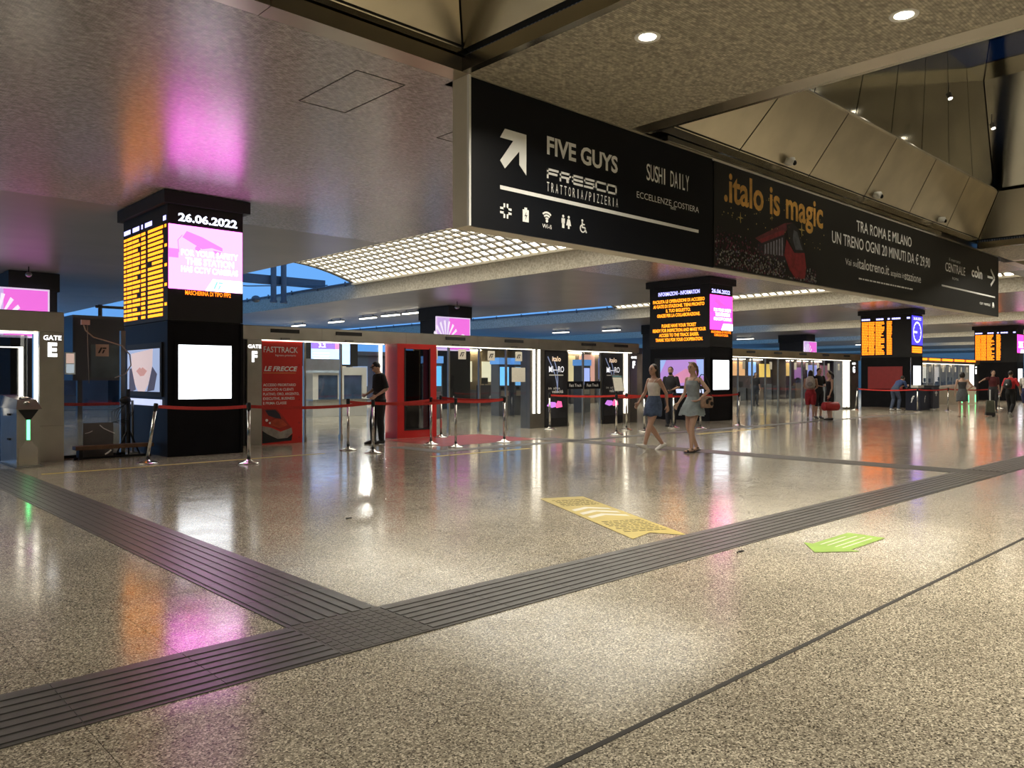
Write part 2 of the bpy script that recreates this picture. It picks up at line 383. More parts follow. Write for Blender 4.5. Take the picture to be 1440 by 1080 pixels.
# ---- front zone: speckled beams, satin trims, faceted metal coffers
FY0, FY1 = -14.0, 6.72
for k in range(-2, 7):
    b0, b1 = 5.64+BAY*k, 8.48+BAY*k
    MB().box(b0, b1, FY0, FY1, HC, HC+.25).build('speckled_beam', M_mosb, ceil)
    MB().box(b1+.004, b1+.30, FY0, FY1-.004, HC, HC+.25).build('beam_trim', M_bronze, ceil)
    MB().box(b1+.304, b1+.42, FY0, FY1-.004, HC+.02, HC+.25).build('beam_trim', M_bronzed, ceil)
    MB().box(b0-.10, b0-.004, FY0, FY1, HC, HC+.16).build('beam_trim', M_bronzed, ceil)
for k in range(-2, 6):          # fascia along the front of the soffits
    x0, x1 = 8.9+BAY*k, 23.04+BAY*k
    if k == 0: continue
    seg = x0
    while seg < x1-.1:
        e = min(seg+2.36, x1)
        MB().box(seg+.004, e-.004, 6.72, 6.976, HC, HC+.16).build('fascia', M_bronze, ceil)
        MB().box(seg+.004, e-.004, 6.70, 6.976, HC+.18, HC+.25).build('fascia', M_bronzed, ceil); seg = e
MB().box(5.64, 24.76, 7.02, 7.16, HC, HC+1.7).build('closing_wall', M_plas_shade, ceil)
for k in range(-2, 6):
    x0, x1 = 8.9+BAY*k, 22.94+BAY*k; y1, y0 = 6.70, -6.5; za, zb, zc = HC+.24, HC+1.28, HC+3.6
    ins = .64
    c = thing('coffer', None, None, parent=ceil)
    def panels(A, B, Cc, D, n, mt, nm):          # quad A(bottom left) B(bottom right) Cc(top right) D(top left), cut into n panels
        A, B, Cc, D = map(Vector, (A, B, Cc, D)); nn = (B-A).cross(D-A).normalized()
        for i in range(n):
            t, u = i/n+.0012, (i+1)/n-.0012
            p = [A.lerp(B, t), A.lerp(B, u), D.lerp(Cc, u), D.lerp(Cc, t)]
            MB().hexa([q for q in p]+[q-nn*.012 for q in p]).build(nm, mt, c)
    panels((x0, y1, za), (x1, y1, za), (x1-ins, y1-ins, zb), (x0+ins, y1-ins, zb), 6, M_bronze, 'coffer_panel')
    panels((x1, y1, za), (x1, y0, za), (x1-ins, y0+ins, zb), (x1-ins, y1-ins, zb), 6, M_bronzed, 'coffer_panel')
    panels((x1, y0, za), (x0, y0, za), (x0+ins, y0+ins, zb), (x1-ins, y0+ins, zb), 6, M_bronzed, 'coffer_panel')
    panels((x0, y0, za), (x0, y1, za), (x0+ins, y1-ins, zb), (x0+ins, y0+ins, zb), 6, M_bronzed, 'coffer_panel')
    a0, a1, c0, c1 = x0+ins-.12, x1-ins+.12, y0+ins-.12, y1-ins+.12; i2 = 1.7
    panels((a0, c1, zb+.01), (a1, c1, zb+.01), (a1-i2, c1-.25, zc), (a0+i2, c1-.25, zc), 8, M_mirror, 'upper_panel')
    panels((a1, c1, zb+.01), (a1, c0, zb+.01), (a1-i2, c0+.25, zc), (a1-i2, c1-.25, zc), 7, M_mirror, 'upper_panel')
    panels((a1, c0, zb+.01), (a0, c0, zb+.01), (a0+i2, c0+.25, zc), (a1-i2, c0+.25, zc), 8, M_mirror, 'upper_panel')
    panels((a0, c0, zb+.01), (a0, c1, zb+.01), (a0+i2, c1-.25, zc), (a0+i2, c0+.25, zc), 7, M_mirror, 'upper_panel')
    # polished lid with one strip of skylight glass, and an added dark shell behind the panels to block sky leaks
    r0, r1, q0, q1 = a0+i2-.15, a1-i2+.15, c0+.1, c1-.1; w_ = (r1-r0)/8
    for q in range(8):
        if q in (5, 6): MB().box(r0+q*w_, r0+(q+1)*w_, q0, q1, zc, zc+.03).build('skylight_pane', M_glassr, c)
        else: MB().box(r0+q*w_+.004, r0+(q+1)*w_-.004, q0, q1, zc, zc+.03).build('roof_panel', M_mirror, c)
    sh = MB()
    def shell(A, B, Cc, D): sh.quad(*(Vector(x) for x in (A, B, Cc, D)))
    for (X0_, X1_, Y0_, Y1_, Za, U0, U1, V0, V1, Zb) in ((x0-.08, x1+.08, y0-.08, y1+.08, za-.02, x0+ins-.2, x1-ins+.2, y0+ins-.2, y1-ins+.2, zb+.06), (a0-.08, a1+.08, c0-.08, c1+.08, zb-.03, a0+i2-.22, a1-i2+.22, c0+.15, c1-.15, zc+.06)):
        shell((X0_, Y1_, Za), (X1_, Y1_, Za), (U1, V1, Zb), (U0, V1, Zb)); shell((X1_, Y1_, Za), (X1_, Y0_, Za), (U1, V0, Zb), (U1, V1, Zb))
        shell((X1_, Y0_, Za), (X0_, Y0_, Za), (U0, V0, Zb), (U1, V0, Zb)); shell((X0_, Y0_, Za), (X0_, Y1_, Za), (U0, V1, Zb), (U0, V0, Zb))
    sh.build('coffer_shell', M_blackm, c)
    MB().box(x0-.6, x1+.6, y1-.02, y1+.32, HC+.25, HC+.40).build('coffer_kerb', M_blackm, c)
    MB().box(x0+ins-.12, x1-ins+.12, y1-ins-.05, y1-ins+.14, zb-.008, zb+.008).build('coffer_ledge', M_chrome, c)
for k in range(-2, 6): MB().box(8.9+BAY*k, 22.94+BAY*k, FY0, -6.5, HC, HC+.25).build('rear_soffit', M_plas_shade, ceil)
# the far sides of the hall (out of view): plain walls
tag(MB().box(-24, 125, -14.4, -14, 0, 5.2).build('wall_back', mat('wall_plaster', (.42, .39, .34), .6)), kind='structure')
tag(MB().box(-24.4, -24, -14, 66, 0, 5.2).build('wall_left', MATS['wall_plaster']), kind='structure')  # carried on unseen past the hall to block sky reflections
tag(MB().box(125, 125.4, -14, 70, 0, 6.2).build('wall_right', MATS['wall_plaster']), kind='structure')
# ---- downlights set in the speckled beams
dl = None
def downlight(x, y, label, group=None):
    t = thing('downlight', label, 'downlight', (x, y, HC), 0, group)
    MB().lathe([(.085, -.002), (.125, -.012), (.13, 0), (.13, .01)], n=24).build('rim', M_white, t, True)
    MB().lathe([(.001, -.006), (.082, -.006), (.086, .004)], n=24).build('lens', M_lamp, t)
    l = bpy.data.lights.new('downlight_glow', 'AREA'); l.shape = 'DISK'; l.size = .16; l.energy = DOWNLIGHT_W; l.color = (1, .92, .76); l.spread = R(150)
    o = bpy.data.objects.new('downlight_glow', l); COL.objects.link(o); o.location = (0, 0, -.03); o.parent = t
def spotlight(x, y, z, label):
    t = thing('spotlight', label, 'spotlight', (x, y, z), 0, 'spotlights in the metal coffer')
    MB().cyl((0, 0, 0), (0, .03, .10), .04, .05).build('housing', M_steeld, t); MB().cyl((0, .03, .10), (0, .03, .3), .012).build('bracket', M_steeld, t)
    MB().cyl((0, -.006, -.014), (0, 0, .003), .035).build('lens', M_lamp, t)
    l = bpy.data.lights.new('spotlight_glow', 'SPOT'); l.energy = 70; l.color = (1, .90, .70); l.spot_size = R(120); l.spot_blend = .6; l.shadow_soft_size = .05
    o = bpy.data.objects.new('spotlight_glow', l); COL.objects.link(o); o.location = (0, -.01, -.04); o.parent = t
for x, z, lab in ((13.6, 6.7, 'left bright spotlight high in the polished metal coffer'), (16.2, 6.7, 'middle bright spotlight high in the polished metal coffer'), (18.8, 6.7, 'right bright spotlight high in the polished metal coffer')): spotlight(x, 5.2, z, lab)
spotlight(17.2, 3.6, 7.4, 'small spotlight added for glints highest up in the polished metal coffer')  # extra lamp added to make glints in the polished panels
downlight(6.32, 4.78, 'round glowing downlight in the speckled beam, nearer the black hanging sign')
downlight(7.68, 2.86, 'round glowing downlight in the speckled beam, right one near the metal trim')
for k in range(-1, 4):  # more downlights out of view, added to light the hall
    for x, y in ((6.32, 4.78), (7.68, 2.86), (6.32, .94), (7.68, -.98), (6.32, -2.9), (7.68, -4.82)):
        if k == 0 and y > 2: continue
        downlight(x+BAY*k, y, 'unseen round downlight added to light the hall, farther along the speckled beams', 'added unseen downlights')
# ================================================================== THE HANGING SIGN
FRONT = lambda x, y, z: Fr((x, y, z), (1, 0, 0), (0, 0, 1))
sg = thing('hanging_sign', 'long black hanging wayfinding and advertising sign with cream end panel', 'sign', (5.64, 6.72, 3.12))
F = Fr((0, 0, 0), (1, 0, 0), (0, 0, 1))           # local: a = X-5.64, b = Z-3.12
def A(x): return x-5.64
def B(z): return z-3.12
MB().box(.0, A(24.76), .03, .28, 0, 1.68).build('body', M_cream, sg)
MB().box(.03, A(10.53)-.012, 0, .03, .0, 1.66).build('wayfinding_panel', M_sign, sg)
adv = MB().box(A(10.53)+.012, A(19.88)-.012, -.01, .03, .01, 1.64).build('advertising_panel', M_signg, sg)
MB().box(A(19.88)+.012, A(24.76), 0, .03, .0, 1.64).build('directory_panel', M_signg, sg)
MB().box(0, .03, -.006, .03, 0, 1.68).build('corner_strip', M_white, sg)
MB().box(.03, A(24.76), -.004, .03, 1.66, 1.685).build('top_edge', M_steel, sg)
MB().box(A(9.3), A(20.2), -.05, .05, 1.69, 1.76).box(A(9.0), A(22.9), -.02, .05, 1.80, 1.93).build('rail', M_bronzed, sg)
MB().box(A(10.5), A(19.9), -.02, .03, 1.645, 1.668).build('poster_rail', M_letg, sg)
for x in (10.53, 19.88): MB().box(A(x)-.012, A(x)+.012, .01, .03, 0, 1.66).build('joint', M_blackm, sg)
def T(s, x, z, h=None, w=None, m=M_let, al='L', bold=0, d=.004, shear=0): return text(sg, F, s, A(x), B(z), h, w, m, al, bold, d, shear=shear)
# arrow pointing up right
ar = MB(); x0, z0, w, h = A(6.11), B(3.83), .42, .48; t = .115
ar.poly(F, [(x0+w*.18, z0+h), (x0+w, z0+h), (x0+w, z0), (x0+w-t, z0+t*.9), (x0+w-t, z0+h-t*1.9), (x0+.075, z0+.02), (x0, z0+.10), (x0+w-t*1.85, z0+h-t), (x0, z0+h-t)], 0, .004)
ar.build('arrow', M_let, sg)
MB().rect(F, A(6.11), A(10.13), B(3.60), B(3.645), 0, .004).build('rule', M_let, sg)
T('FIVE GUYS', 6.88, 4.16, .205, 1.35, bold=.03)
# wide squared logotype
lg = MB(); cw = .205; gp = .02; zt = B(3.985); zb_ = B(3.86); st = .026
def bar(i, a0, a1, b0, b1):
    x = A(6.88)+i*(cw+gp); H_ = zt-zb_; lg.rect(F, x+a0*cw, x+a1*cw, zb_+b0*H_, zb_+b1*H_, 0, .004)
s_ = .22; q = .13
G = {'F': ((0, 1, 1-s_, 1), (0, q, 0, 1), (0, .9, .4, .4+s_)), 'R': ((0, 1, 1-s_, 1), (0, q, 0, 1), (1-q, 1, .35, 1), (0, 1, .35, .35+s_), (.6, .8, 0, .35)),
     'E': ((0, 1, 1-s_, 1), (0, q, 0, 1), (0, 1, .4, .4+s_), (0, 1, 0, s_)), 'S': ((0, 1, 1-s_, 1), (0, q, .4, 1), (0, 1, .4, .4+s_), (1-q, 1, 0, .5), (0, 1, 0, s_)),
     'C': ((0, 1, 1-s_, 1), (0, q, 0, 1), (0, 1, 0, s_)), 'O': ((0, 1, 1-s_, 1), (0, q, 0, 1), (1-q, 1, 0, 1), (0, 1, 0, s_))}
for i, c in enumerate('FRESCO'):
    for b_ in G[c]: bar(i, *b_)
lg.build('lettering', M_let, sg)
for i, c in enumerate('TRATTORIA/PIZZERIA'): T(c, 6.90+i*1.315/17, 3.70, .115, None if c in 'I/' else .042, al='C')
for i, (c, w_) in enumerate(zip('SUSHI DAILY', (.085, .085, .085, .085, .03, 0, .09, .085, .03, .06, .085))):
    if c != ' ': T(c, 8.90+i*.094, 4.18, .225, w_, al='C', bold=.004)
T('ECCELLENZE', 8.64, 3.90, .085, .80); T('della', 9.42, 3.855, .055, .13); T('COSTIERA', 9.50, 3.90, .085, .64)
ic = MB(); a, b = A(6.20), B(3.36)
for sx in (-1, 1):
    for sy in (-1, 1):
        ic.rect(F, a+sx*.012-(.026 if sx < 0 else 0), a+sx*.012+(.026 if sx > 0 else 0), min(b+sy*.012, b+sy*.085), max(b+sy*.012, b+sy*.085), 0, .004)
        ic.rect(F, min(a+sx*.012, a+sx*.09), max(a+sx*.012, a+sx*.09), b+sy*.012-(.026 if sy < 0 else 0), b+sy*.012+(.026 if sy > 0 else 0), 0, .004)
ic.build('cross_symbol', M_let, sg)
ic = MB(); a = A(6.52); ic.rect(F, a-.05, a+.05, B(3.275), B(3.42), 0, .004).rect(F, a-.022, a+.022, B(3.42), B(3.445), 0, .004); ic.build('battery_symbol', M_let, sg)
MB().poly(F, [(a-.022, B(3.34)), (a+.005, B(3.345)), (a-.008, B(3.295)), (a+.024, B(3.36)), (a-.002, B(3.355)), (a+.012, B(3.40))], .005, .006).build('battery_bolt', M_sign, sg)
ic = MB(); a, b = A(6.88), B(3.335)
for r in (.045, .08, .115): ic.ringf(F, a, b, r, .022, t0=R(48), t1=R(132), n=10)
ic.disc(F, a, b+.0, .02); ic.build('wireless_symbol', M_let, sg)
T('Wi-fi', 6.88, 3.245, .05, .16, al='C')
ic = MB(); a, b = A(7.17), B(3.29)
ic.disc(F, a, b+.145, .018).rect(F, a-.03, a+.03, b+.06, b+.12, 0, .004).rect(F, a-.02, a+.02, b, b+.07, 0, .004)
a += .10; ic.disc(F, a, b+.145, .018).poly(F, [(a-.02, b+.12), (a-.045, b+.04), (a-.015, b+.04), (a-.015, b), (a+.015, b), (a+.015, b+.04), (a+.045, b+.04), (a+.02, b+.12)], 0, .004); ic.build('toilet_symbol', M_let, sg)
ic = MB(); a, b = A(7.54), B(3.28)
ic.ringf(F, a-.005, b+.05, .055, .016, t0=R(120), t1=R(380), n=16).disc(F, a-.015, b+.15, .016).rect(F, a-.025, a-.005, b+.06, b+.13, 0, .004).rect(F, a-.02, a+.035, b+.055, b+.073, 0, .004).line(F, a+.03, b+.06, a+.065, b+.0, .018).rect(F, a-.015, a+.03, b+.095, b+.11, 0, .004)
ic.build('wheelchair_symbol', M_let, sg)
# advertising panel
DA = .012
T('.italo is magic', 10.82, 4.20, .46, 3.35, M_gold, bold=.022, d=DA)
for s, xx, zz, h, w in (('TRA ROMA E MILANO', 17.03, 4.33, .21, 2.83), ('UN TRENO OGNI 20 MINUTI DA € 29,90', 17.05, 3.98, .215, 5.02)):
    T(s, xx, zz, h, w, M_let, 'C', .008, DA)
T('Vai su', 15.11, 3.62, .12, .52, M_letg, d=DA); T('italotreno.it', 15.66, 3.60, .20, 1.55, M_letg, bold=.008, d=DA)
T('acquista in', 17.30, 3.60, .12, .72, M_letg, d=DA); T('stazione', 18.05, 3.58, .18, .95, M_letg, bold=.008, d=DA)
ln = MB(); xx = 15.72
while xx < 18.4:
    w = random.uniform(.06, .2); ln.rect(F, A(xx), A(xx+w), B(3.385), B(3.415), .01, .012); xx += w+.04
ln.build('small_print', M_letg, sg)
# the picture of a red train running through flowers
tm = lambda n, c: mat(n, c, .5, 0, .35, 9)
pic = [('train_roof', tm('print_maroon', (.14, .03, .04)), [(11.75, 3.72), (12.75, 4.10), (13.02, 4.14), (12.72, 3.92), (11.95, 3.66)]),
       ('train_side', tm('print_dark', (.022, .020, .030)), [(11.85, 3.66), (12.72, 3.92), (12.80, 3.40), (12.1, 3.42), (11.75, 3.52)]),
       ('train_nose', tm('print_red', (.26, .022, .03)), [(12.80, 3.82), (13.08, 3.62), (13.45, 3.66), (13.52, 3.40), (13.46, 3.20), (13.15, 3.16), (12.92, 3.30), (12.72, 3.55)]),
       ('train_cab', tm('print_black', (.012, .013, .016)), [(12.85, 3.85), (12.80, 4.08), (13.02, 4.14), (13.22, 4.06), (13.38, 3.80), (13.46, 3.66), (13.08, 3.62)]),
       ('train_windscreen', tm('print_glass', (.09, .10, .12)), [(13.02, 3.86), (13.05, 4.02), (13.18, 4.0), (13.32, 3.78), (13.38, 3.70), (13.12, 3.68)]),
       ('train_stripe', tm('print_crimson', (.22, .026, .036)), [(11.85, 3.70), (12.70, 3.98), (12.72, 3.90), (11.95, 3.66)])]
for i, (nm, mt, pts) in enumerate(pic): MB().poly(F, [(A(x), B(z)) for x, z in pts], .010, .0115+.0006*i).build(nm, mt, sg)
wn_ = MB()
for i in range(7): x = 12.05+i*.095; wn_.poly(F, [(A(x), B(3.50+.004*i)), (A(x+.05), B(3.50+.004*i)), (A(x+.05), B(3.66+.03*i)), (A(x), B(3.65+.03*i))], .013, .0145)
wn_.build('train_windows', tm('print_pale', (.26, .26, .32)), sg)
fl = {0: MB(), 1: MB(), 2: MB()}
for i in range(900):
    x = random.uniform(10.58, 13.9); top = 3.72-.13*(x-10.58)+random.uniform(-.15, .12); z = 3.16+(max(top, 3.2)-3.16)*random.random()
    if 12.75 < x < 13.5 and z > 3.2: continue
    r = random.uniform(.008, .022); fl[0 if z > 3.45 and random.random() < .8 else random.choice((0, 1, 1, 2))].disc(F, A(x), B(z), r, .0135, 5)
for i, c in enumerate(((.13, .03, .055), (.34, .34, .30), (.08, .07, .13))): tag(fl[i].build('printed_flowers', tm('print_flower_%d' % i, c), sg), kind='stuff')
st_ = MB()
for i in range(60):
    x, z = random.uniform(10.7, 14.3), random.uniform(3.75, 4.45); r = random.choice((.006, .009, .013)); st_.disc(F, A(x), B(z), r, .0135, 6)
for x, z, r in ((11.3, 3.99, .09), (13.35, 4.06, .12), (12.3, 4.13, .05)):
    st_.poly(F, [(A(x)+(r if i % 2 == 0 else r*.2)*math.cos(i*math.pi/4), B(z)+(r if i % 2 == 0 else r*.2)*math.sin(i*math.pi/4)) for i in range(8)], .01, .0135)
st_.build('printed_stars', mat('print_gold', (.45, .33, .10), .5), sg)
# directory panel
T('il mercato', 21.25, 4.28, .075, .80, M_letg, 'C'); T('CENTRALE', 21.30, 4.01, .205, 1.42, M_let, 'C', .006); T('ROMA', 21.30, 3.84, .06, .45, M_letg, 'C')
T('coin', 22.5, 4.05, .24, .85, M_let, bold=.03); MB().disc(F, A(23.0), B(4.31), .045).build('dot', M_let, sg)
ar = MB().rect(F, A(23.80), A(24.25), B(4.12), B(4.18), 0, .004); ar.line(F, A(24.08), B(4.36), A(24.42), B(4.15), .075).line(F, A(24.08), B(3.94), A(24.42), B(4.15), .075); ar.build('arrow', M_let, sg)
MB().rect(F, A(20.35), A(24.44), B(3.62), B(3.66), 0, .004).build('rule', M_let, sg)
T('car rental', 23.15, 3.37, .085, .86, M_letg)
ic = MB(); a, b = A(24.28), B(3.34); ic.rect(F, a-.08, a+.08, b+.04, b+.10, 0, .004).poly(F, [(a-.07, b+.10), (a-.045, b+.15), (a+.045, b+.15), (a+.07, b+.10)], 0, .004).rect(F, a-.075, a-.04, b, b+.04, 0, .004).rect(F, a+.04, a+.075, b, b+.04, 0, .004); ic.build('car_symbol', M_let, sg)
# security cameras above the sign
M_cam = mat('camera_housing', (.38, .36, .32), .4)
for x, lab in ((12.65, 'dome security camera above the golden lettering on the advertising panel'), (16.26, 'dome security camera above the middle of the advertising panel'), (19.88, 'dome security camera above the right end of the advertising panel')):
    c = thing('security_camera', lab, 'camera', (x, 6.62, 5.06), 0, 'security cameras above the sign')
    MB().cyl((0, .06, .06), (0, -.02, .10), .05).cyl((0, -.02, .12), (0, -.02, .05), .055).build('bracket', M_cam, c)
    MB().lathe([(.02, .12), (.075, .11), (.085, .06), (.085, .02), (.06, -.01), (.01, -.02)], (0, -.06, 0)).build('housing', M_white, c, True)
    MB().ell((.01, -.13, .02), .045, .035, .045).build('lens', M_black, c, True)

# ================================================================== INFORMATION PILLARS
PX, PW, PY, PD = 5.18, 1.37, 14.55, 2.40
def fs_logo(m, fr, a, b, s):
    m.poly(fr, [(a-.50*s, b-.35*s), (a-.30*s, b-.35*s), (a+.02*s, b+.35*s), (a-.18*s, b+.35*s)], 0, .003)
    m.poly(fr, [(a-.05*s, b-.35*s), (a+.12*s, b-.35*s), (a+.30*s, b+.05*s), (a+.12*s, b+.05*s)], 0, .003)
    m.poly(fr, [(a+.05*s, b+.35*s), (a+.0*s, b+.18*s), (a+.42*s, b+.18*s), (a+.5*s, b+.35*s)], 0, .003)
    return m
def led_rows(fr, cols, top, bot, n, fill, seed):
    rnd = random.Random(seed); m = MB(); h = (top-bot)/n
    for r in range(n):
        zt_ = top-r*h
        for ci, (a0, a1, cell) in enumerate(cols):
            u = rnd.random(); e = a1 if cell >= 1 else a0+(a1-a0)*(1 if u > .45 else rnd.uniform(.5, .95))
            if cell == 3 and r % 4 != 0: continue
            x = a0+(a1-a0)*(.28 if cell == 2 and rnd.random() < .15 else 0)
            while x < e-.03:
                w = rnd.uniform(.05, .15)
                w = min(w, e-x); m.rect(fr, x, x+w, zt_-h*fill, zt_, 0, .004)
                if rnd.random() < .3: pass
                x += w+.012
    return m
def pillar(k, label):
    p = thing('information_pillar', label, 'pillar', (PX+BAY*k, PY, 0), 0, 'black information pillars')
    MB().box(0, PW, 0, PD, .0, 2.44).build('plinth', M_black, p)
    MB().box(-.015, PW+.015, -.015, PD+.015, 2.47, 4.56).build('board_housing', M_blackm, p)
    MB().box(.02, PW-.02, .02, PD-.02, 2.44, 2.47).build('shadow_gap', M_blackm, p)
    MB().box(-.10, PW+.13, -.10, PD+.13, 4.56, 4.785).build('cap', M_blackm, p)
    MB().box(-.02, .03, -.02, .03, 0, 2.46).box(PW-.03, PW+.02, -.02, .03, 0, 2.46).build('corner_trim', M_black, p)
    f = Fr((0, -.016, 0)); l = Fr((-.016, PD, 0), (0, -1, 0))
    fl_ = Fr((0, 0, 0)); ll = Fr((0, PD, 0), (0, -1, 0))
    b = MB().rect(fl_, .17, 1.16, 1.04, 2.03, 0, .02).build('lightbox', M_box, p)
    MB().rect(fl_, .11, 1.22, .98, 1.04, 0, .03).rect(fl_, .11, 1.22, 2.03, 2.09, 0, .03).rect(fl_, .11, .17, 1.04, 2.03, 0, .03).rect(fl_, 1.16, 1.22, 1.04, 2.03, 0, .03).build('frame', M_black, b)
    return p, f, l, ll
P0 = pillar(0, 'nearest black information pillar, dated 26.06.2022, amber departures table and pale pink screen')
P1 = pillar(1, 'black information pillar with amber ticket notice behind the two walking women')
P2 = pillar(2, 'black information pillar with half-empty amber table and a blue clock screen')
P3 = pillar(3, 'farthest black information pillar with amber departures table at the right edge')
def pink_screen(p, f, over):
    m = M_pinkw if over else M_pink
    s = MB().rect(f, .0, PW, 3.04, 4.20, 0, .012).build('screen', m, p); g = Fr(f.p(0, 0, .012), f.u, f.v)
    d = MB(); dm = M_pinkm if over else lit('screen_rose', (.72, .10, .60), 1.2)
    d.poly(g, [(.24, 3.98), (.32, 4.10), (.60, 4.02), (.98, 3.86), (.98, 3.80), (.78, 3.84), (.60, 3.80), (.40, 3.90)], 0, .003).disc(g, .52, 3.80, .05, .003).poly(g, [(.80, 3.80), (.95, 3.78), (.96, 3.72), (.86, 3.73)], 0, .003)
    d.line(g, .24, 4.02, .16, 3.92, .012, .003).line(g, .16, 3.92, .18, 3.70, .012, .003); d.rect(g, 0, .17, 3.60, 3.76, 0, .003); d.build('cctv_pictogram', dm, p)
    for s_, z, h in (('FOR YOUR SAFETY', 3.66, .10), ('THIS STATION', 3.50, .12), ('HAS CCTV CAMERAS', 3.36, .10)): text(p, g, s_, .75, z, h, 1.06 if h < .11 else .90, M_scrw, 'C', .02, .004)
    MB().poly(g, [(.66, 3.04), (.80, 3.26), (PW, 3.26), (PW, 3.04)], 0, .003).build('logo_field', M_scrw, p)
    fs_logo(MB(), Fr(g.p(0, 0, .003), g.u, g.v), .90, 3.15, .2).build('logo', lit('logo_teal', (.30, .75, .68), 1.2), p)
p, f, l, ll = P0
text(p, f, '26.06.2022', .72, 4.275, .135, 1.10, M_ledwhite, 'C', .03, .006)
pink_screen(p, f, True)
text(p, f, 'MASCHERINA DI TIPO FFP2', .72, 2.945, .075, .85, M_amber2, 'C', .01, .006)
led_rows(l, [(.02, .17, 1), (.21, .51, 1), (.54, .98, 0), (1.04, 1.28, 1), (1.41, 2.19, 2), (2.27, 2.38, 3)], 4.20, 2.52, 19, .60, 3).build('departures_table', M_amber, p)
led_rows(l, [(.03, .45, 1), (.55, .92, 1), (1.05, 1.15, 1), (1.25, 1.62, 1), (2.2, 2.36, 1)], 4.36, 4.26, 1, .85, 4).build('table_heading', M_ledblue, p)
# the framed picture on the side: lips and chin
M_skp = lit('poster_skin', (.62, .50, .52), .75); M_lip = lit('poster_lips', (.52, .28, .27), .7); M_pdk = lit('poster_shadow', (.10, .10, .16), .5); M_pbl = lit('poster_blue', (.32, .40, .62), .8)
fr_ = MB().rect(ll, .22, 2.14, 1.08, 2.08, 0, .03).build('display_frame', M_blackm, p)
g = Fr(ll.p(0, 0, .03), ll.u, ll.v)
MB().rect(g, .29, 2.06, 1.17, 1.97, 0, .006).build('picture', M_pbl, p)
MB().poly(g, [(.52, 1.90), (1.72, 1.97), (1.70, 1.66), (1.48, 1.30), (1.28, 1.17), (.92, 1.17), (.72, 1.32), (.55, 1.60)], .006, .008).build('picture_face', M_skp, p)
MB().poly(g, [(.42, 1.60), (.55, 1.62), (.80, 1.20), (.62, 1.17), (.40, 1.17)], .008, .009).poly(g, [(1.70, 1.64), (1.95, 1.50), (1.80, 1.20), (1.42, 1.17)], .008, .009).build('picture_collar', M_pdk, p)
MB().poly(g, [(.82, 1.56), (1.02, 1.63), (1.10, 1.60), (1.18, 1.63), (1.42, 1.56), (1.25, 1.47), (1.05, 1.46)], .009, .010).build('picture_lips', M_lip, p)
MB().rect(g, .29, 2.10, .91, 1.03, -.03, .006).build('caption_strip', lit('poster_strip', (.55, .62, .85), .9), p)
p, f, l, ll = P1
text(p, l, 'INFORMAZIONI - INFORMATION', 1.20, 4.27, .125, 1.68, M_ledblue, 'C', .02, .008)
for i, s_ in enumerate(('FACILITA LE OPERAZIONI DI ACCESSO', 'AI GATE DI STAZIONE. TIENI PRONTO', 'IL TUO BIGLIETTO.', 'GRAZIE PER LA COLLABORAZIONE.')): text(p, l, s_, 1.18, 4.02-.162*i, .105, (2.1, 2.08, 1.0, 1.75)[i], M_amber, 'C', .03, .008)
for i, s_ in enumerate(('PLEASE HAVE YOUR TICKET', 'READY FOR INSPECTION AND MAKE YOUR', 'ACCESS TO THE TRACK EASIER.', 'THANK YOU FOR YOUR COOPERATION.')): text(p, l, s_, 1.20, 3.18-.162*i, .105, (1.40, 2.16, 1.62, 1.92)[i], M_amber, 'C', .03, .008)
text(p, f, '26.06.2022', .66, 4.27, .12, 1.12, M_ledblue, 'C', .03, .006); pink_screen(p, f, False)
for i, (s_, w) in enumerate((('MASCHERINA DI TIPO FFP2', 1.2), ('OBBLIGATORIA', .85))): text(p, f, s_, .68, 2.93-.10*i, .075, w, M_amber2, 'C', .02, .006)
MB().rect(ll, .2, 2.25, 1.0, 2.12, 0, .03).build('display_frame', M_blackm, p); g = Fr(ll.p(0, 0, .03), ll.u, ll.v)
MB().rect(g, .45, 2.2, 1.17, 2.05, 0, .006).build('picture', lit('poster_lilac', (.42, .24, .62), .75), p)
MB().poly(g, [(1.0, 1.5), (1.5, 1.75), (1.95, 1.6), (1.85, 1.3), (1.2, 1.25)], .006, .008).build('picture_blush', lit('poster_blush', (.62, .25, .42), .7), p)
MB().poly(g, [(.45, 1.6), (.7, 2.05), (.45, 2.05)], .006, .008).poly(g, [(1.9, 2.05), (2.2, 2.05), (2.2, 1.5), (2.05, 1.5)], .006, .008).build('picture_edge', lit('poster_sky', (.30, .42, .80), .8), p)
MB().rect(g, .9, 2.2, .92, 1.06, 0, .006).build('caption_strip', MATS['poster_strip'], p)
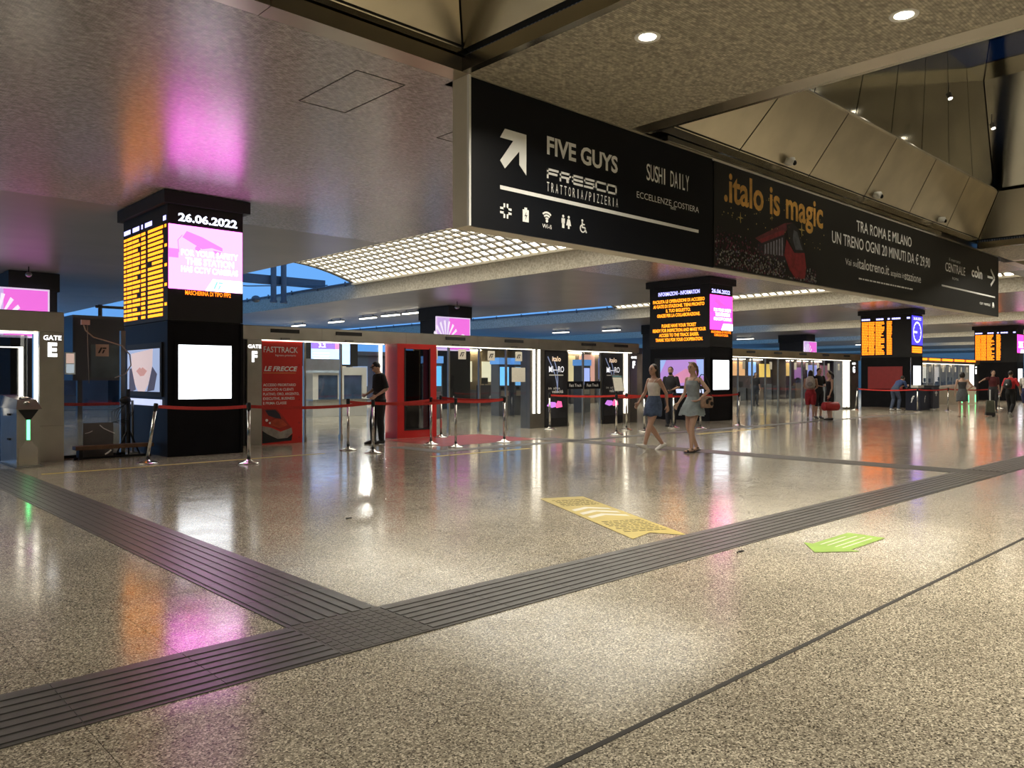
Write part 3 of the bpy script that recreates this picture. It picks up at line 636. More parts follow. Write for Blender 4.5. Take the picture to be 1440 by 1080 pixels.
for (p, f, l, ll), sd in ((P2, 11), (P3, 12)):
    led_rows(l, [(.05, .36, 1), (.38, .68, 1), (.72, 1.14, 0), (1.26, 1.50, 1)], 4.22, 2.56, 20, .66, sd).build('departures_table', M_amber2, p)
    led_rows(l, [(.04, .45, 1), (.75, 1.1, 1), (1.3, 1.4, 1), (1.5, 1.9, 1), (2.2, 2.38, 1)], 4.38, 4.28, 1, .85, sd+5).build('table_heading', M_ledblue, p)
    if sd == 11:
        bl = lit('clock_blue', (.07, .05, .80), 1.5); wh = lit('clock_white', (.55, .55, 1), 2)
        MB().rect(f, 0, PW, 3.04, 4.45, 0, .012).build('screen', bl, p); g = Fr(f.p(0, 0, .012), f.u, f.v)
        c = MB().ringf(g, .68, 3.66, .52, .07, .004, 30)
        for q in range(12): c.line(g, .68+.40*math.cos(q*R(30)), 3.66+.40*math.sin(q*R(30)), .68+.48*math.cos(q*R(30)), 3.66+.48*math.sin(q*R(30)), .05)
        c.line(g, .68, 3.66, .25, 3.66, .10); c.build('clock_dial', wh, p)
        text(p, g, '26.06.2022', .68, 4.26, .12, 1.0, wh, 'C', .03, .004)
        led_rows(f, [(.05, 1.3, 1)], 2.96, 2.64, 3, .8, 5).build('ticker', M_amber2, p)
        MB().rect(ll, .35, 2.0, .9, 2.0, 0, .03).build('red_panel', mat('panel_red', (.33, .03, .03), .4), p)
    else:
        pink_screen(p, f, False)
# ================================================================== FLOOR STICKERS
up = lambda x, y, ux, uy: Fr((x, y, 0), (ux, uy, 0), (-uy, ux, 0))
M_ys = mat('sticker_yellow', (.47, .37, .10), .35, 0, .12, 5); M_wst = mat('sticker_white', (.62, .60, .52), .35, 0, .1, 5)
M_gs = mat('sticker_green', (.27, .42, .09), .35, 0, .12, 5); M_ink = mat('ink', (.07, .055, .02), .6)
dv = Vector((.43, .90)).normalized()
t = thing('floor_arrow_sticker', 'long yellow floor sticker with white chevrons and a notched end', 'floor sticker', (5.785, 4.23, .003))
g = up(0, 0, dv.x, dv.y); L_ = 2.45; w2 = .275
MB().poly(g, [(0, -w2), (.21, 0), (0, w2), (L_, w2), (L_, -w2)], 0, .0015).build('sheet', M_ys, t)
cv = MB()
for i in range(3):
    a = 1.05+i*.22; cv.poly(g, [(a, -w2+.06), (a+.10, -w2+.06), (a+.24, 0), (a+.10, w2-.06), (a, w2-.06), (a+.14, 0)], .0015, .0022)
cv.build('chevrons', M_wst, t)
sc = MB(); rnd = random.Random(5)
for a0, a1 in ((.30, .85), (1.85, 2.30)):
    a = a0
    while a < a1:
        b = -w2+.05
        while b < w2-.08:
            w = rnd.uniform(.02, .07); sc.rect(g, a, a+.028, b, min(b+w, w2-.05), .0015, .0022); b += w+.015
        a += .075
tag(sc.build('printed_lines', M_ink, t), kind='stuff')
t = thing('floor_arrow_sticker', 'lime green arrow sticker lying on the floor near the right', 'floor sticker', (6.5, 3.0, .003))
g = up(0, 0, 1, 0)
MB().poly(g, [(-.31, 0), (0, -.24), (0, -.16), (.70, -.16), (.70, .17), (0, .17), (0, .25)], 0, .0015).build('sheet', M_gs, t)
ln = MB()
for b in (-.09, -.03, .04, .10): ln.rect(g, .02, .60-.1*(b > .05), b, b+.014, .0015, .0022)
tag(ln.build('printed_lines', M_wst, t), kind='stuff')
t = MB().tube([(-.03, 0, .006), (.0, .004, .007), (.035, .0, .006)], .006, 6).build('cigarette_butt', M_blackm, None, loc=(4.25, 6.95, 0)); tag(t, 'tiny dark scrap of litter on the polished floor', 'litter')
t = MB().tube([(-.04, 0, .007), (.0, .006, .008), (.05, -.004, .007)], .007, 6).build('litter_scrap', M_blackm, None, loc=(5.75, 3.42, 0)); tag(t, 'small black scrap lying beside the ribbed guiding strip', 'litter')
# ================================================================== BARRIER POSTS AND BELTS
post_m = {}
def post(x, y, label, lean=0, lean_dir=0, h=.96, m=None):
    m = m or M_chrome
    t = thing('barrier_post', label, 'barrier post', (x, y, 0), 0, 'belt barrier posts')
    key = m.name
    if key not in post_m:
        post_m[key] = (MB().lathe([(.17, 0), (.175, .008), (.17, .016), (.10, .035), (.05, .055), (.035, .075)], n=20).mesh('base', m, True),
                       MB().lathe([(.026, 0), (.026, h-.10)], n=14).mesh('shaft', m, True),
                       MB().lathe([(.034, h-.12), (.036, h-.11), (.036, h-.02), (.03, h), (.004, h+.002)], n=14).mesh('head', M_blackm, True),
                       MB().lathe([(.029, .0), (.029, .05)], n=14).mesh('collar', M_blackm, True))
    b, s, hd, cl = post_m[key]
    inst(b, 'base', t)
    rot = (lean*math.cos(lean_dir), lean*math.sin(lean_dir), 0)
    for me, nm in ((s, 'shaft'), (hd, 'belt_head'), (cl, 'collar')): inst(me, nm, t, (0, 0, .055), rot)
    return t
PH = .055+.96-.065
def belt(p, q, label, sag=.02, z0=PH, z1=PH):
    P, Q = Vector((p[0], p[1], z0)), Vector((q[0], q[1], z1)); n = 12; m = MB(); w = .027
    d = (Q-P); d.z = 0; d.normalize(); nn = Vector((-d.y, d.x, 0))*.0015
    P = P+d*.036; Q = Q-d*.036
    pts = [P.lerp(Q, i/n)-Vector((0, 0, sag*4*(i/n)*(1-i/n))) for i in range(n+1)]
    o = pts[0].copy(); o.z = 0
    m.rings([[c-nn-Vector((0, 0, w))-o, c+nn-Vector((0, 0, w))-o, c+nn+Vector((0, 0, w))-o, c-nn+Vector((0, 0, w))-o] for c in pts])
    b = m.build('belt', M_belt, None, loc=o); tag(b, label, 'barrier belt', 'red barrier belts'); return b
LEAN = .155
pts = dict(a=(4.55, 13.73), b=(5.78, 12.57), c=(8.30, 13.59), d=(8.33, 12.75), e=(10.31, 13.54), f=(10.26, 12.64), g=(11.73, 15.01), h=(11.84, 12.88), i=(15.72, 15.24),
           j=(15.56, 12.74), k=(17.04, 13.60), l=(16.93, 12.91), m=(18.75, 13.26), n=(19.04, 12.56), o=(21.01, 12.52), p=(35.05, 15.11), q=(34.74, 12.40), r=(37.22, 12.03), s=(41.55, 11.25))
labs = dict(a='chrome barrier post leaning to the right in front of the nearest pillar', b='upright chrome barrier post at the right corner of the nearest pillar',
            c='chrome barrier post left of the man in black, rear one', d='chrome barrier post right in front of the man in black', e='chrome barrier post beside the red glazed door',
            f='chrome barrier post standing foremost right of the red door', g='chrome barrier post close to the glass right behind the red door', h='chrome barrier post at the right end of the red mat',
            i='thin chrome barrier post before the left black train poster', j='chrome barrier post holding a notice board', k='chrome barrier post before the bright light strip at the gate end',
            l='chrome barrier post to the left of the woman in the white top', m='chrome barrier post between the two walking women', n='chrome barrier post behind the woman in the grey dress',
            o='chrome barrier post at the right corner of the ticket-notice pillar', p='slightly leaning chrome barrier post left of the red wall panel', q='chrome barrier post in front of the blue clock pillar', r='chrome barrier post left of the woman with short dark hair', s='chrome barrier post near the traveller in red')
for key, (x, y) in pts.items():
    if key == 'a': post(x, y, labs[key], LEAN, math.atan2(.729, .684)+0)
    elif key == 'p': post(x, y, labs[key], .10, math.atan2(.729, .684))
    else: post(x, y, labs[key])
a_top = (4.55+.684*0+.729*.96*math.sin(LEAN), 13.73-.684*.96*math.sin(LEAN))
belt(a_top, pts['b'], 'red belt stretched across the front of the nearest pillar', .03)
belt(pts['b'], pts['d'], 'red belt crossing in front of the red poster panel', .05)
belt(pts['c'], pts['e'], 'red belt running behind the man in black', .05)
belt(pts['d'], pts['f'], 'red belt running in front of the red glazed door', .04)
belt(pts['f'], pts['h'], 'red belt closing the front of the red mat', .03)
belt(pts['e'], pts['f'], 'short red belt at the left of the red mat', .01)
belt(pts['g'], pts['h'], 'red belt at the right end of the red mat', .03)
belt(pts['i'], pts['k'], 'red belt in front of the glass with banners', .03)
belt(pts['j'], pts['l'], 'red belt leading up to the woman in the white top', .03)
belt(pts['l'], pts['n'], 'red belt passing behind the two walking women', .03)
belt(pts['k'], pts['m'], 'rear red belt beside the bearded man', .03)
belt(pts['n'], pts['o'], 'red belt at the front of the ticket-notice pillar', .03)
belt((35.05+.07, 15.11-.065), pts['q'], 'red belt in front of the leaning man in blue', .05)
belt(pts['q'], pts['r'], 'red belt in front of the blue clock pillar', .04)
belt(pts['r'], pts['s'], 'red belt between the short-haired woman and the traveller in red', .06)
nb = thing('notice_board', 'small white notice sheet on a barrier post', 'notice', (15.56, 12.74, 1.085))
g = Fr((-.12, -.02, 0), (.83, -.55, 0), (0, .2, .98))
MB().rect(g, 0, .27, .0, .42, 0, .02).build('frame', M_blackm, nb); MB().rect(g, .015, .255, .015, .36, .02, .024).build('sheet', M_paper, nb); MB().rect(g, .015, .255, .37, .405, .02, .024).build('heading', mat('notice_teal', (.12, .25, .28), .5), nb)
MB().cyl((0, 0, -.06), (0, 0, .05), .02).build('holder', M_blackm, nb)

# ================================================================== TICKET GATES
GY = 16.0
M_pgrey = mat('gate_grey', (.10, .10, .105), .4)
M_wht2 = lit('gate_letter', (1, 1, 1), 2.4)
def gate_shell(name, label, x0, x1, hm=None):
    t = thing(name, label, 'ticket gate', (x0, GY, 0))
    L_ = x1-x0; n = max(1, round(L_/2.31)); s = L_/n
    for i in range(n): MB().box(i*s+.003, (i+1)*s-.003, -.12, .38, 2.245, 2.53).build('header_panel', hm or M_steel, t)
    MB().box(0, L_, -.09, .36, 2.53, 2.545).build('header_top', M_steeld, t)
    return t
def slots(t, xs, x0):
    for a, b in xs:
        MB().box(a-x0, b-x0, -.14, -.10, 2.405, 2.485).build('header_slot', M_blackm, t)
        MB().box((a+b)/2-x0-.10, (a+b)/2-x0+.10, -.16, -.12, 2.255, 2.30).build('sensor', M_steeld, t)
def gpost(t, x): MB().box(x-.022, x+.022, -.02, .04, 0, 2.245).box(x-.035, x+.035, -.035, .055, 0, .12).build('glazing_post', M_steel, t)
def gpane(t, a, b, z0=.03, z1=2.24): MB().box(a+.024, b-.024, .0, .012, z0, z1).build('glass_pane', M_glass, t)
def ledtop(t, a, b): MB().box(a, b, -.10, -.05, 2.225, 2.243).build('light_line', M_led, t)
def ledcol(t, a, y=-.05, z0=.12): MB().box(a, a+.06, y, y+.05, z0, 2.24).build('light_strip', M_led, t)
def sticker(t, x, z, s=.22, y=-.006):
    g = Fr((x-s/2, y, z)); q = MB().rect(g, 0, s, 0, s, 0, .003).build('notice', M_paper, t); fs_logo(MB(), Fr(g.p(0, 0, .003)), s/2, s/2, s*.62).build('logo', M_blackm, q)
def sheet(t, x, z, w, h, m=None, y=-.006):
    return MB().rect(Fr((x, y, z)), 0, w, 0, h, 0, .003).build('notice', m or M_paper, t)
# ---- gate beside the nearest pillar
X0 = 6.72; gt = gate_shell('ticket_gate', 'glass ticket gate with red poster panel and red door beside the nearest pillar', X0, 20.55)
l_ = lambda x: x-X0
slots(gt, ((7.79, 8.46), (9.38, 10.06), (12.56, 13.2), (14.61, 15.31), (17.75, 18.4), (19.29, 19.96)), X0)
MB().box(l_(7.28), l_(7.60), -.10, .3, 0, 2.24).build('end_pillar', M_steel, gt); MB().box(0, l_(7.28), -.02, .2, 0, 2.24).build('infill_panel', M_pgrey, gt)
g = Fr((l_(7.44), -.10, 0)); text(gt, g, 'GATE', 0, 2.06, .072, .29, M_wht2, 'C', .012); text(gt, g, 'F', 0, 1.78, .20, .12, M_wht2, 'C', .05)
rp = MB().box(l_(7.62), l_(8.56), -.08, -.02, .0, 2.24).build('poster_panel', mat('poster_red', (.62, .028, .02), .4, 0, .1, 1.2), gt)
g = Fr((l_(7.62), -.08, 0)); rk = dict(mat=M_let)
text(gt, g, 'FASTTRACK', .03, 1.98, .12, .80, M_let, bold=.012, d=.004); text(gt, g, 'Ingresso prioritario', .30, 1.90, .045, .48, M_let, d=.004)
text(gt, g, 'LE FRECCE', .04, 1.58, .095, .78, M_let, 'L', .035, .004, shear=.25); MB().rect(g, .02, .78, 1.53, 1.54, 0, .003).build('rule', M_gold, gt)
for i, (s_, w) in enumerate((('ACCESSO PRIORITARIO', .76), ('DEDICATO AI CLIENTI', .70), ('PLATINO, ORO, ARGENTO,', .84), ('EXECUTIVE, BUSINESS', .73), ('E PRIMA CLASSE', .54))): text(gt, g, s_, .02, 1.25-.098*i, .055, w, M_let, bold=.012, d=.004)
pr = [('train_body', mat('print_train_red', (.36, .03, .02), .4, 0, .3, 6), [(0, .78), (.15, .80), (.32, .76), (.46, .62), (.58, .46), (.68, .34), (.62, .26), (.40, .30), (.15, .42), (0, .58)]),
      ('train_skirt', mat('print_train_silver', (.34, .30, .26), .4, 0, .3, 6), [(0, .40), (.20, .36), (.42, .26), (.68, .34), (.70, .22), (.58, .12), (.35, .11), (.12, .22), (0, .30)]),
      ('train_windscreen', mat('print_train_glass', (.03, .03, .045), .3), [(.06, .74), (.30, .74), (.40, .64), (.44, .54), (.30, .56), (.14, .62)]),
      ('train_underside', M_blackm, [(0, .30), (.12, .22), (.35, .11), (.58, .12), (.70, .20), (.68, .06), (0, .03)]),
      ('train_bonnet', mat('print_train_orange', (.50, .07, .03), .4, 0, .2, 8), [(.12, .46), (.30, .54), (.46, .52), (.58, .40), (.40, .34), (.20, .40)])]
for i, (nm, mt, q) in enumerate(pr): MB().poly(g, q, 0, .003+.0008*i).build(nm, mt, gt)
MB().disc(g, .10, .52, .03, .009).disc(g, .17, .46, .022, .009).build('train_headlight', M_white, gt)
sc = MB()
for z in (2.12, 1.72, .95, .44, .12): sc.disc(g, .86, z, .022, .006)
sc.build('panel_screws', M_red, gt)
gpost(gt, l_(8.66)); gpost(gt, l_(9.58)); gpane(gt, l_(8.66), l_(9.58)); gpane(gt, l_(9.58), l_(10.62)); ledcol(gt, l_(10.62)); ledtop(gt, l_(7.62), l_(10.7))
MB().box(l_(8.63), l_(9.55), -.012, -.006, 1.60, 1.86).build('banner', mat('banner_blue', (.45, .55, .66), .5), gt)
# red glazed door, standing open in front of the line
dr = thing('red_door', None, None, (l_(10.72), -.62, 0), R(0), parent=gt)
MB().box(0, 1.16, 0, .5, 2.17, 2.24).box(0, .22, 0, .06, 0, 2.17).box(.95, 1.16, 0, .06, 0, 2.17).box(.22, .95, 0, .06, 0, .20).box(.22, .95, 0, .06, 2.12, 2.17).build('door_frame', M_red, dr)
MB().box(0, .03, .06, .5, 0, 2.17).build('door_return', M_red, dr); MB().box(1.13, 1.16, .06, .5, 0, 2.17).build('door_return', M_red, dr)
MB().box(.22, .95, .02, .035, .20, 2.12).build('door_pane', M_glassd, dr); MB().box(.24, .93, .40, .44, .02, 2.1).build('door_backing', mat('door_backing', (.05, .048, .045), .4, 0, .4, 4), dr)
MB().box(.20, .235, -.01, .0, .18, 2.14).box(.935, .97, -.01, .0, .18, 2.14).box(.235, .935, -.01, 0, .18, .215).build('door_gasket', M_blackm, dr)
prev = 11.93
for x in (12.76, 13.80, 14.78): gpost(gt, l_(x)); gpane(gt, l_(prev), l_(x)); prev = x
gpane(gt, l_(14.78), l_(15.62)); ledtop(gt, l_(11.95), l_(15.7))
for x, z in ((12.26, 1.90), (13.20, 1.92), (14.22, 1.90), (15.25, 1.90)): sticker(gt, l_(x), z, .26)
MB().box(l_(14.98), l_(15.50), -.012, -.006, 1.32, 1.72).build('notice', M_paper, gt)
MB().box(l_(15.62), l_(16.20), -.08, .3, 0, 2.24).build('lit_pillar', M_steeld, gt); ledcol(gt, l_(15.74), -.11, .42); ledcol(gt, l_(15.94), -.11, .42)
M_post = mat('poster_black', (.02, .021, .026), .3, 0, .5, 3)
def black_poster(t, a, b, gold):
    MB().box(a, b, -.06, .02, 0, 2.235).build('poster_panel', M_blackm, t); w = b-a
    g = Fr((a, -.06, 0)); MB().rect(g, .04, w-.04, .26, 2.19, 0, .004).build('poster', M_post, t); g = Fr((a, -.065, 0))
    text(t, g, 'italo', w/2, 1.92, .14, .36, lit('poster_gold', (.85, .62, .42), .8) if gold else M_letg, 'C', .01, .003)
    text(t, g, 'MI—RO', w/2, 1.60, .17, w*.66, lit('poster_text', (.8, .8, .85), .75), 'C', .005, .003); MB().rect(g, w*.18, w*.80, 1.50, 1.53, 0, .003).build('rule', M_letg, t)
    lp = MB(); n = 16
    for q, ph in ((.0, 0), (.10, .5)):
        pr_ = [(w*(.12+.25*math.sin(i/n*2.6+ph)+.3*(i/n)**2), 2.05-1.05*i/n) for i in range(n+1)]
        for (a0, b0), (a1, b1) in zip(pr_, pr_[1:]): lp.line(g, a0+q, b0, a1+q, b1, .035, .002)
    lp.build('light_trails', lit('poster_trail', (.18, .22, .36), .6), t)
    text(t, g, 'in alta', w*.40, 1.10, .07, w*.5, M_letg, 'C', 0, .003); text(t, g, 'velocità', w*.55, .99, .09, w*.5, M_letg, 'C', .02, .003)
    MB().poly(g, [(w*.08, .62), (w*.2, .74), (w*.45, .72), (w*.55, .60), (w*.3, .56)], 0, .003).build('train_print', lit('poster_violet', (.55, .20, .75), .8), t)
    MB().poly(g, [(w*.45, .62), (w*.55, .76), (w*.72, .74), (w*.76, .58), (w*.5, .55)], 0, .0035).build('train_print', lit('poster_pink', (.85, .12, .35), .9), t)
black_poster(gt, l_(16.24), l_(17.20), True)
for x in (17.26, 17.96, 18.76): gpost(gt, l_(x))
gpane(gt, l_(17.26), l_(17.96)); gpane(gt, l_(17.96), l_(18.76)); ledtop(gt, l_(17.2), l_(20.2))
for a, b, s_ in ((17.24, 17.92, 'Fast Track'), (18.0, 18.74, 'Fast Track')):
    MB().box(l_(a), l_(b), -.03, -.012, 1.10, 1.33).build('banner', M_sign, gt); text(gt, Fr((l_(a), -.03, 0)), s_, (b-a)/2, 1.17, .085, .54, M_let, 'C', .004, .003)
black_poster(gt, l_(18.82), l_(19.78), True); ledcol(gt, l_(19.90), -.12, .30)
MB().box(l_(19.80), l_(20.16), -.06, .3, 0, 2.24).build('lit_pillar', M_steel, gt); MB().box(l_(20.18), l_(20.52), -.06, .3, 0, 2.24).build('end_pillar', M_steeld, gt)
g = Fr((l_(20.35), -.06, 0)); text(gt, g, 'GATE', 0, 2.06, .07, .28, M_wht2, 'C', .012); text(gt, g, 'F', 0, 1.76, .2, .12, M_wht2, 'C', .05)
# ---- gates farther along the hall
M_warmsteel = mat('warm_reflection_steel', (.52, .42, .26), .35, 1, .15, 1)  # steel with the gold of reflected warm light put into its colour
def far_gate(k, label, letter):
    x0 = 24.2+BAY*k; t = gate_shell('ticket_gate', label, x0, x0+13.2, M_warmsteel)
    for i in range(6): MB().box(.9+i*2.1, 1.5+i*2.1, -.14, -.10, 2.40, 2.48).build('header_slot', M_blackm, t)
    for i in range(11):
        gpost(t, .55+i*1.02)
        if i: gpane(t, .55+(i-1)*1.02, .55+i*1.02)
        if i % 2 == 0 or i > 5: sheet(t, .85+i*1.02, 1.78, .2, .3)
    ledtop(t, .2, 12.2); ledcol(t, 11.55, -.12, .1); ledcol(t, 11.95, -.12, .1); MB().box(11.4, 12.25, -.06, .3, 0, 2.24).build('lit_pillar', M_steel, t)
    MB().box(12.3, 13.1, -.06, .3, 0, 2.24).build('end_pillar', M_steeld, t); g = Fr((12.6, -.06, 0)); text(t, g, 'GATE', 0, 2.06, .09, .36, M_wht2, 'C', .012); text(t, g, letter, 0, 1.7, .26, .24, M_wht2, 'C', .05)
    sheet(t, 1.0, 1.15, .7, .45)
    return t
G1 = far_gate(0, 'glass ticket gate lettered G beyond the ticket-notice pillar', 'G')
G2 = far_gate(1, 'distant glass ticket gate beyond the blue clock pillar', 'H')
for i in range(6): MB().box(.6+i*2.0, 2.2+i*2.0, -.16, -.125, 2.40, 2.52).build('lit_header_sign', M_amber2, G2)
# ---- gate at the left edge
ge = thing('ticket_gate', 'steel ticket gate lettered E at the left edge', 'ticket gate', (-6, 15.1, 0)); e_ = lambda x: x+6
MB().box(0, e_(3.64), 0, .6, 2.21, 2.535).build('header_panel', M_steel, ge); MB().box(0, e_(3.64), .02, .58, 2.535, 2.55).build('header_top', M_steeld, ge)
MB().box(e_(3.27), e_(3.64), .0, .5, .62, 2.205).build('end_pillar', M_steel, ge); MB().box(e_(3.27), e_(3.64), .0, .5, 0, .615).build('pillar_foot', M_steel, ge)
g = Fr((e_(3.455), 0, 0)); text(ge, g, 'GATE', .01, 2.07, .075, .27, M_wht2, 'C', .012); text(ge, g, 'E', .01, 1.80, .21, .14, M_wht2, 'C', .05)
MB().box(e_(3.20), e_(3.245), -.02, .04, .75, 2.20).box(0, e_(3.245), -.02, .04, 2.165, 2.20).build('light_strip', M_led, ge)
MB().box(e_(2.5), e_(3.20), .5, .52, .02, 2.16).build('glass_pane', M_glassd, ge)
MB().box(e_(2.72), e_(2.735), .44, .46, .8, 1.95).box(e_(2.72), e_(3.12), .44, .46, 1.94, 1.955).box(e_(3.06), e_(3.12), .44, .46, .8, 1.95).build('inner_light_frame', M_led, ge)
MB().box(e_(-1), e_(2.5), .5, .52, .02, 2.16).build('glass_pane', M_glassd, ge)
# turnstile cabinet with green light
ts = thing('turnstile', 'stainless turnstile cabinet with a glowing green light strip', 'turnstile', (2.98, 14.43, 0)); 
MB().box(-.17, .15, 0, 1.5, .0, .93).build('cabinet', M_steel, ts)
g = Fr((-.17, 0, 0))
MB().hexa([(-.19, -.06, .93), (.17, -.06, .93), (.17, 1.5, .93), (-.19, 1.5, .93), (-.14, .10, 1.08), (.12, .10, 1.08), (.12, 1.4, 1.14), (-.14, 1.4, 1.14)]).build('lid', M_steeld, ts)
MB().poly(Fr((0, -.001, 0)), [(-.15, .92), (.13, .92), (.02, .76), (-.04, .76)], 0, .03).build('reader_funnel', M_blackm, ts)
MB().rect(Fr((0, -.001, 0)), -.03, .012, .44, .76, 0, .012).build('light_strip', M_green, ts)
MB().poly(Fr((0, -.001, 0)), [(-.15, .04), (.12, .04), (.12, .32), (.03, .42), (-.05, .42), (-.15, .30)], 0, .01).build('front_plate', M_chrome, ts)
MB().ell((-.02, .25, 1.10), .07, .10, .03).ell((-.02, .05, 1.03), .05, .06, .025).build('reader', M_chrome, ts, True)
MB().box(-.10, .06, .16, .20, 1.08, 1.10).build('reader_slot', M_blackm, ts)
MB().box(-.20, -.172, .4, .55, .82, .85).build('hinge', M_blackm, ts); MB().box(-.20, -.172, .4, .55, .42, .45).build('hinge', M_blackm, ts)
MB().box(-.22, .20, -.12, 1.55, 0, .012).build('base_plate', M_steeld, ts)
# ================================================================== BEYOND THE GATES
# rear pillars with magenta screens
for k, lab in ((0, 'dark rear pillar with a magenta screen behind the gate lettered E'), (1, 'dark rear pillar with a magenta sunburst screen above the glass gate'), (2, 'dark rear pillar with a magenta screen above the gate lettered G'), (3, 'farthest dark rear pillar with a magenta screen')):
    t = thing('rear_pillar', lab, 'pillar', (5.4+BAY*k, 28.6, 0), 0, 'dark pillars on the platform side')
    MB().box(0, 1.3, 0, 2.2, 0, 4.78).build('shaft', M_blackm, t); MB().box(-.06, 1.36, -.06, 2.26, 4.2, 4.78).build('collar', M_blackm, t)
    g = Fr((-1.0, -.30, 0)); s = MB().rect(g, 0, 2.0, 2.68, 4.22, 0, .06).build('screen', M_scrw if 0 else lit('screen_rim', (.75, .62, .85), .8), t)
    g = Fr(g.p(0, 0, .06)); MB().rect(g, .05, 1.95, 2.73, 4.17, 0, .006).build('screen_picture', M_mag, t); g = Fr(g.p(0, 0, .006))
    MB().rect(g, .05, .75, 2.73, 4.17, 0, .002).build('screen_field', lit('screen_lilac', (.60, .42, .80), .8), t)
    sb = MB()
    for i in range(9):
        an = R(15+i*20); sb.poly(g, [(.55+.12*math.cos(an), 3.1+.12*math.sin(an)), (.55+.75*math.cos(an-.07), 3.1+.95*math.sin(an-.07)), (.55+.75*math.cos(an+.07), 3.1+.95*math.sin(an+.07))], 0, .004)
    sb.disc(g, 1.55, 3.3, .16, .004).build('sunburst', lit('screen_soft_white', (.85, .78, .9), .9), t)
    MB().box(-.2, .0, -.28, .0, 3.3, 3.6).build('arm', M_blackm, t)
# white service booth with a display above it
t = thing('service_booth', 'white service booth with dark windows seen through the left glass', 'booth', (14.2, 26.0, 0))
M_bw = mat('booth_white', (.62, .60, .56), .4, 0, .05, 2); M_bwin = mat('booth_window', (.05, .08, .14), .12, 0, .4, 2)
MB().box(.2, 2.5, 0, 1.8, 0, .62).box(.2, 2.5, 0, 1.8, 1.54, 1.84).box(.2, .42, 0, 1.8, .62, 1.54).box(2.30, 2.5, 0, 1.8, .62, 1.54).box(1.25, 1.5, 0, .2, .62, 1.54).build('body', M_bw, t)
MB().box(.42, 1.25, .05, .08, .62, 1.54).build('window_pane', M_bwin, t); MB().box(1.5, 2.30, .05, .08, .62, 1.54).build('window_pane', M_bwin, t)
MB().box(.1, 2.6, -.2, .3, .60, .64).build('counter', M_steel, t); MB().box(-.25, 1.35, -.1, -.05, 1.62, 1.86).build('banner', mat('banner_pale', (.42, .50, .60), .5), t)
t = thing('departures_screen', 'bright blue and white timetable screen above the white booth', 'screen', (13.95, 26.4, 0))
MB().box(0, 2.6, 0, .25, 1.88, 2.85).build('housing', M_blackm, t); g = Fr((.6, 0, 0))
MB().rect(g, 0, 1.65, 1.95, 2.78, 0, .01).build('screen', lit('tv_pale', (.42, .62, 1), 1.5), t); MB().rect(g, 0, 1.2, 2.52, 2.78, .01, .014).build('screen_heading', lit('tv_violet', (.25, .14, .80), 1.3), t)
MB().rect(g, 1.0, 1.3, 2.52, 2.78, .014, .016).build('screen_flash', lit('tv_coral', (.85, .22, .42), 1.3), t)
ln = MB()
for i in range(4): ln.rect(g, .1, .75, 2.05+.1*i, 2.08+.1*i, .01, .013)
ln.build('screen_lines', lit('tv_white', (.9, .95, 1), 1.7), t); MB().box(.5, .6, .05, .2, 1.845, 1.88).box(2.3, 2.4, .05, .2, 1.845, 1.88).build('stand', M_steeld, t)
text(t, g, '3.2', .45, 2.58, .14, .3, MATS['tv_white'], 'C', .02, .02)
# ticket office and shop fronts, built as one open-fronted room each
def shop(name, label, x0, x1, y, h, wallc, glow, posters, seed, depth=1.0):
    rnd = random.Random(seed); t = thing(name, label, 'shop', (x0, y, 0)); L_ = x1-x0; wm = mat('shop_wall_%d' % seed, wallc, .6, 0, .25, 1.2)
    MB().box(0, L_, depth, depth+.1, 0, h).build('back_wall', wm, t); MB().box(L_-.1, L_, 0, depth, 0, h).build('side_wall', wm, t)
    MB().box(0, L_, 0, depth+.1, h, h+.35).build('fascia', M_blackm, t)
    for i in range(max(1, int(L_/2.2))): MB().box(.6+i*2.2, 1.9+i*2.2, .8, 1.0, h-.05, h-.01).build('ceiling_lamp', lit('shop_lamp_%d' % seed, glow, 16), t)
    for (px, pz, w, hh, c, k) in posters: MB().box(px, px+w, depth-.05, depth, pz, pz+hh).build('poster', lit('poster_%.2f%.2f%.2f' % c, c, k), t)
    for i in range(int(L_/1.1)):
        hgt = rnd.uniform(.75, 1.15); MB().box(.3+i*1.1, 1.2+i*1.1, depth*.35, depth*.6, 0, hgt).build('counter', mat('shop_counter_%d' % (i % 3), ((.05, .05, .06), (.16, .12, .09), (.10, .11, .13))[i % 3], .4), t)
        if rnd.random() < .7: MB().box(.5+i*1.1, .9+i*1.1, depth*.4, depth*.45, hgt+.06, hgt+.38).box(.68+i*1.1, .72+i*1.1, depth*.42, depth*.44, hgt, hgt+.06).build('monitor', M_blackm, t)
    return t
WARM, COOL = (1, .82, .55), (.8, .88, 1)
shop('ticket_office', 'warm lit ticket office with pale posters behind the glass gate', 22.6, 29.1, 30.0, 2.9, (.42, .33, .21), WARM, [(1.2, 1.15, .42, 1.05, (.12, .42, .70), .8), (2.4, 1.24, 1.2, 1.05, (.80, .74, .52), .8), (4.3, 1.24, 1.25, 1.05, (.80, .74, .52), .8), (5.6, 1.15, .75, 1.2, (.10, .40, .85), .9)], 21)
shop('kiosk', 'blue poster kiosk to the right of the warm ticket office', 29.3, 31.8, 30.0, 2.9, (.06, .08, .14), COOL, [(.1, 1.0, .7, 1.9, (.15, .50, .85), 1.0), (1.3, .9, .9, 1.8, (.55, .35, .28), .8)], 22)
shop('shop_front', 'brown and pink poster shop front seen through the banner glass', 32.2, 38.5, 29.5, 2.9, (.20, .16, .13), WARM, [(.3, .9, 1.0, 1.8, (.62, .52, .30), .7), (1.7, .8, 1.3, 2.0, (.60, .32, .26), .8), (3.4, 1.0, .8, 1.6, (.14, .20, .55), .9), (4.6, .8, .9, 1.9, (.18, .28, .45), .8)], 23)
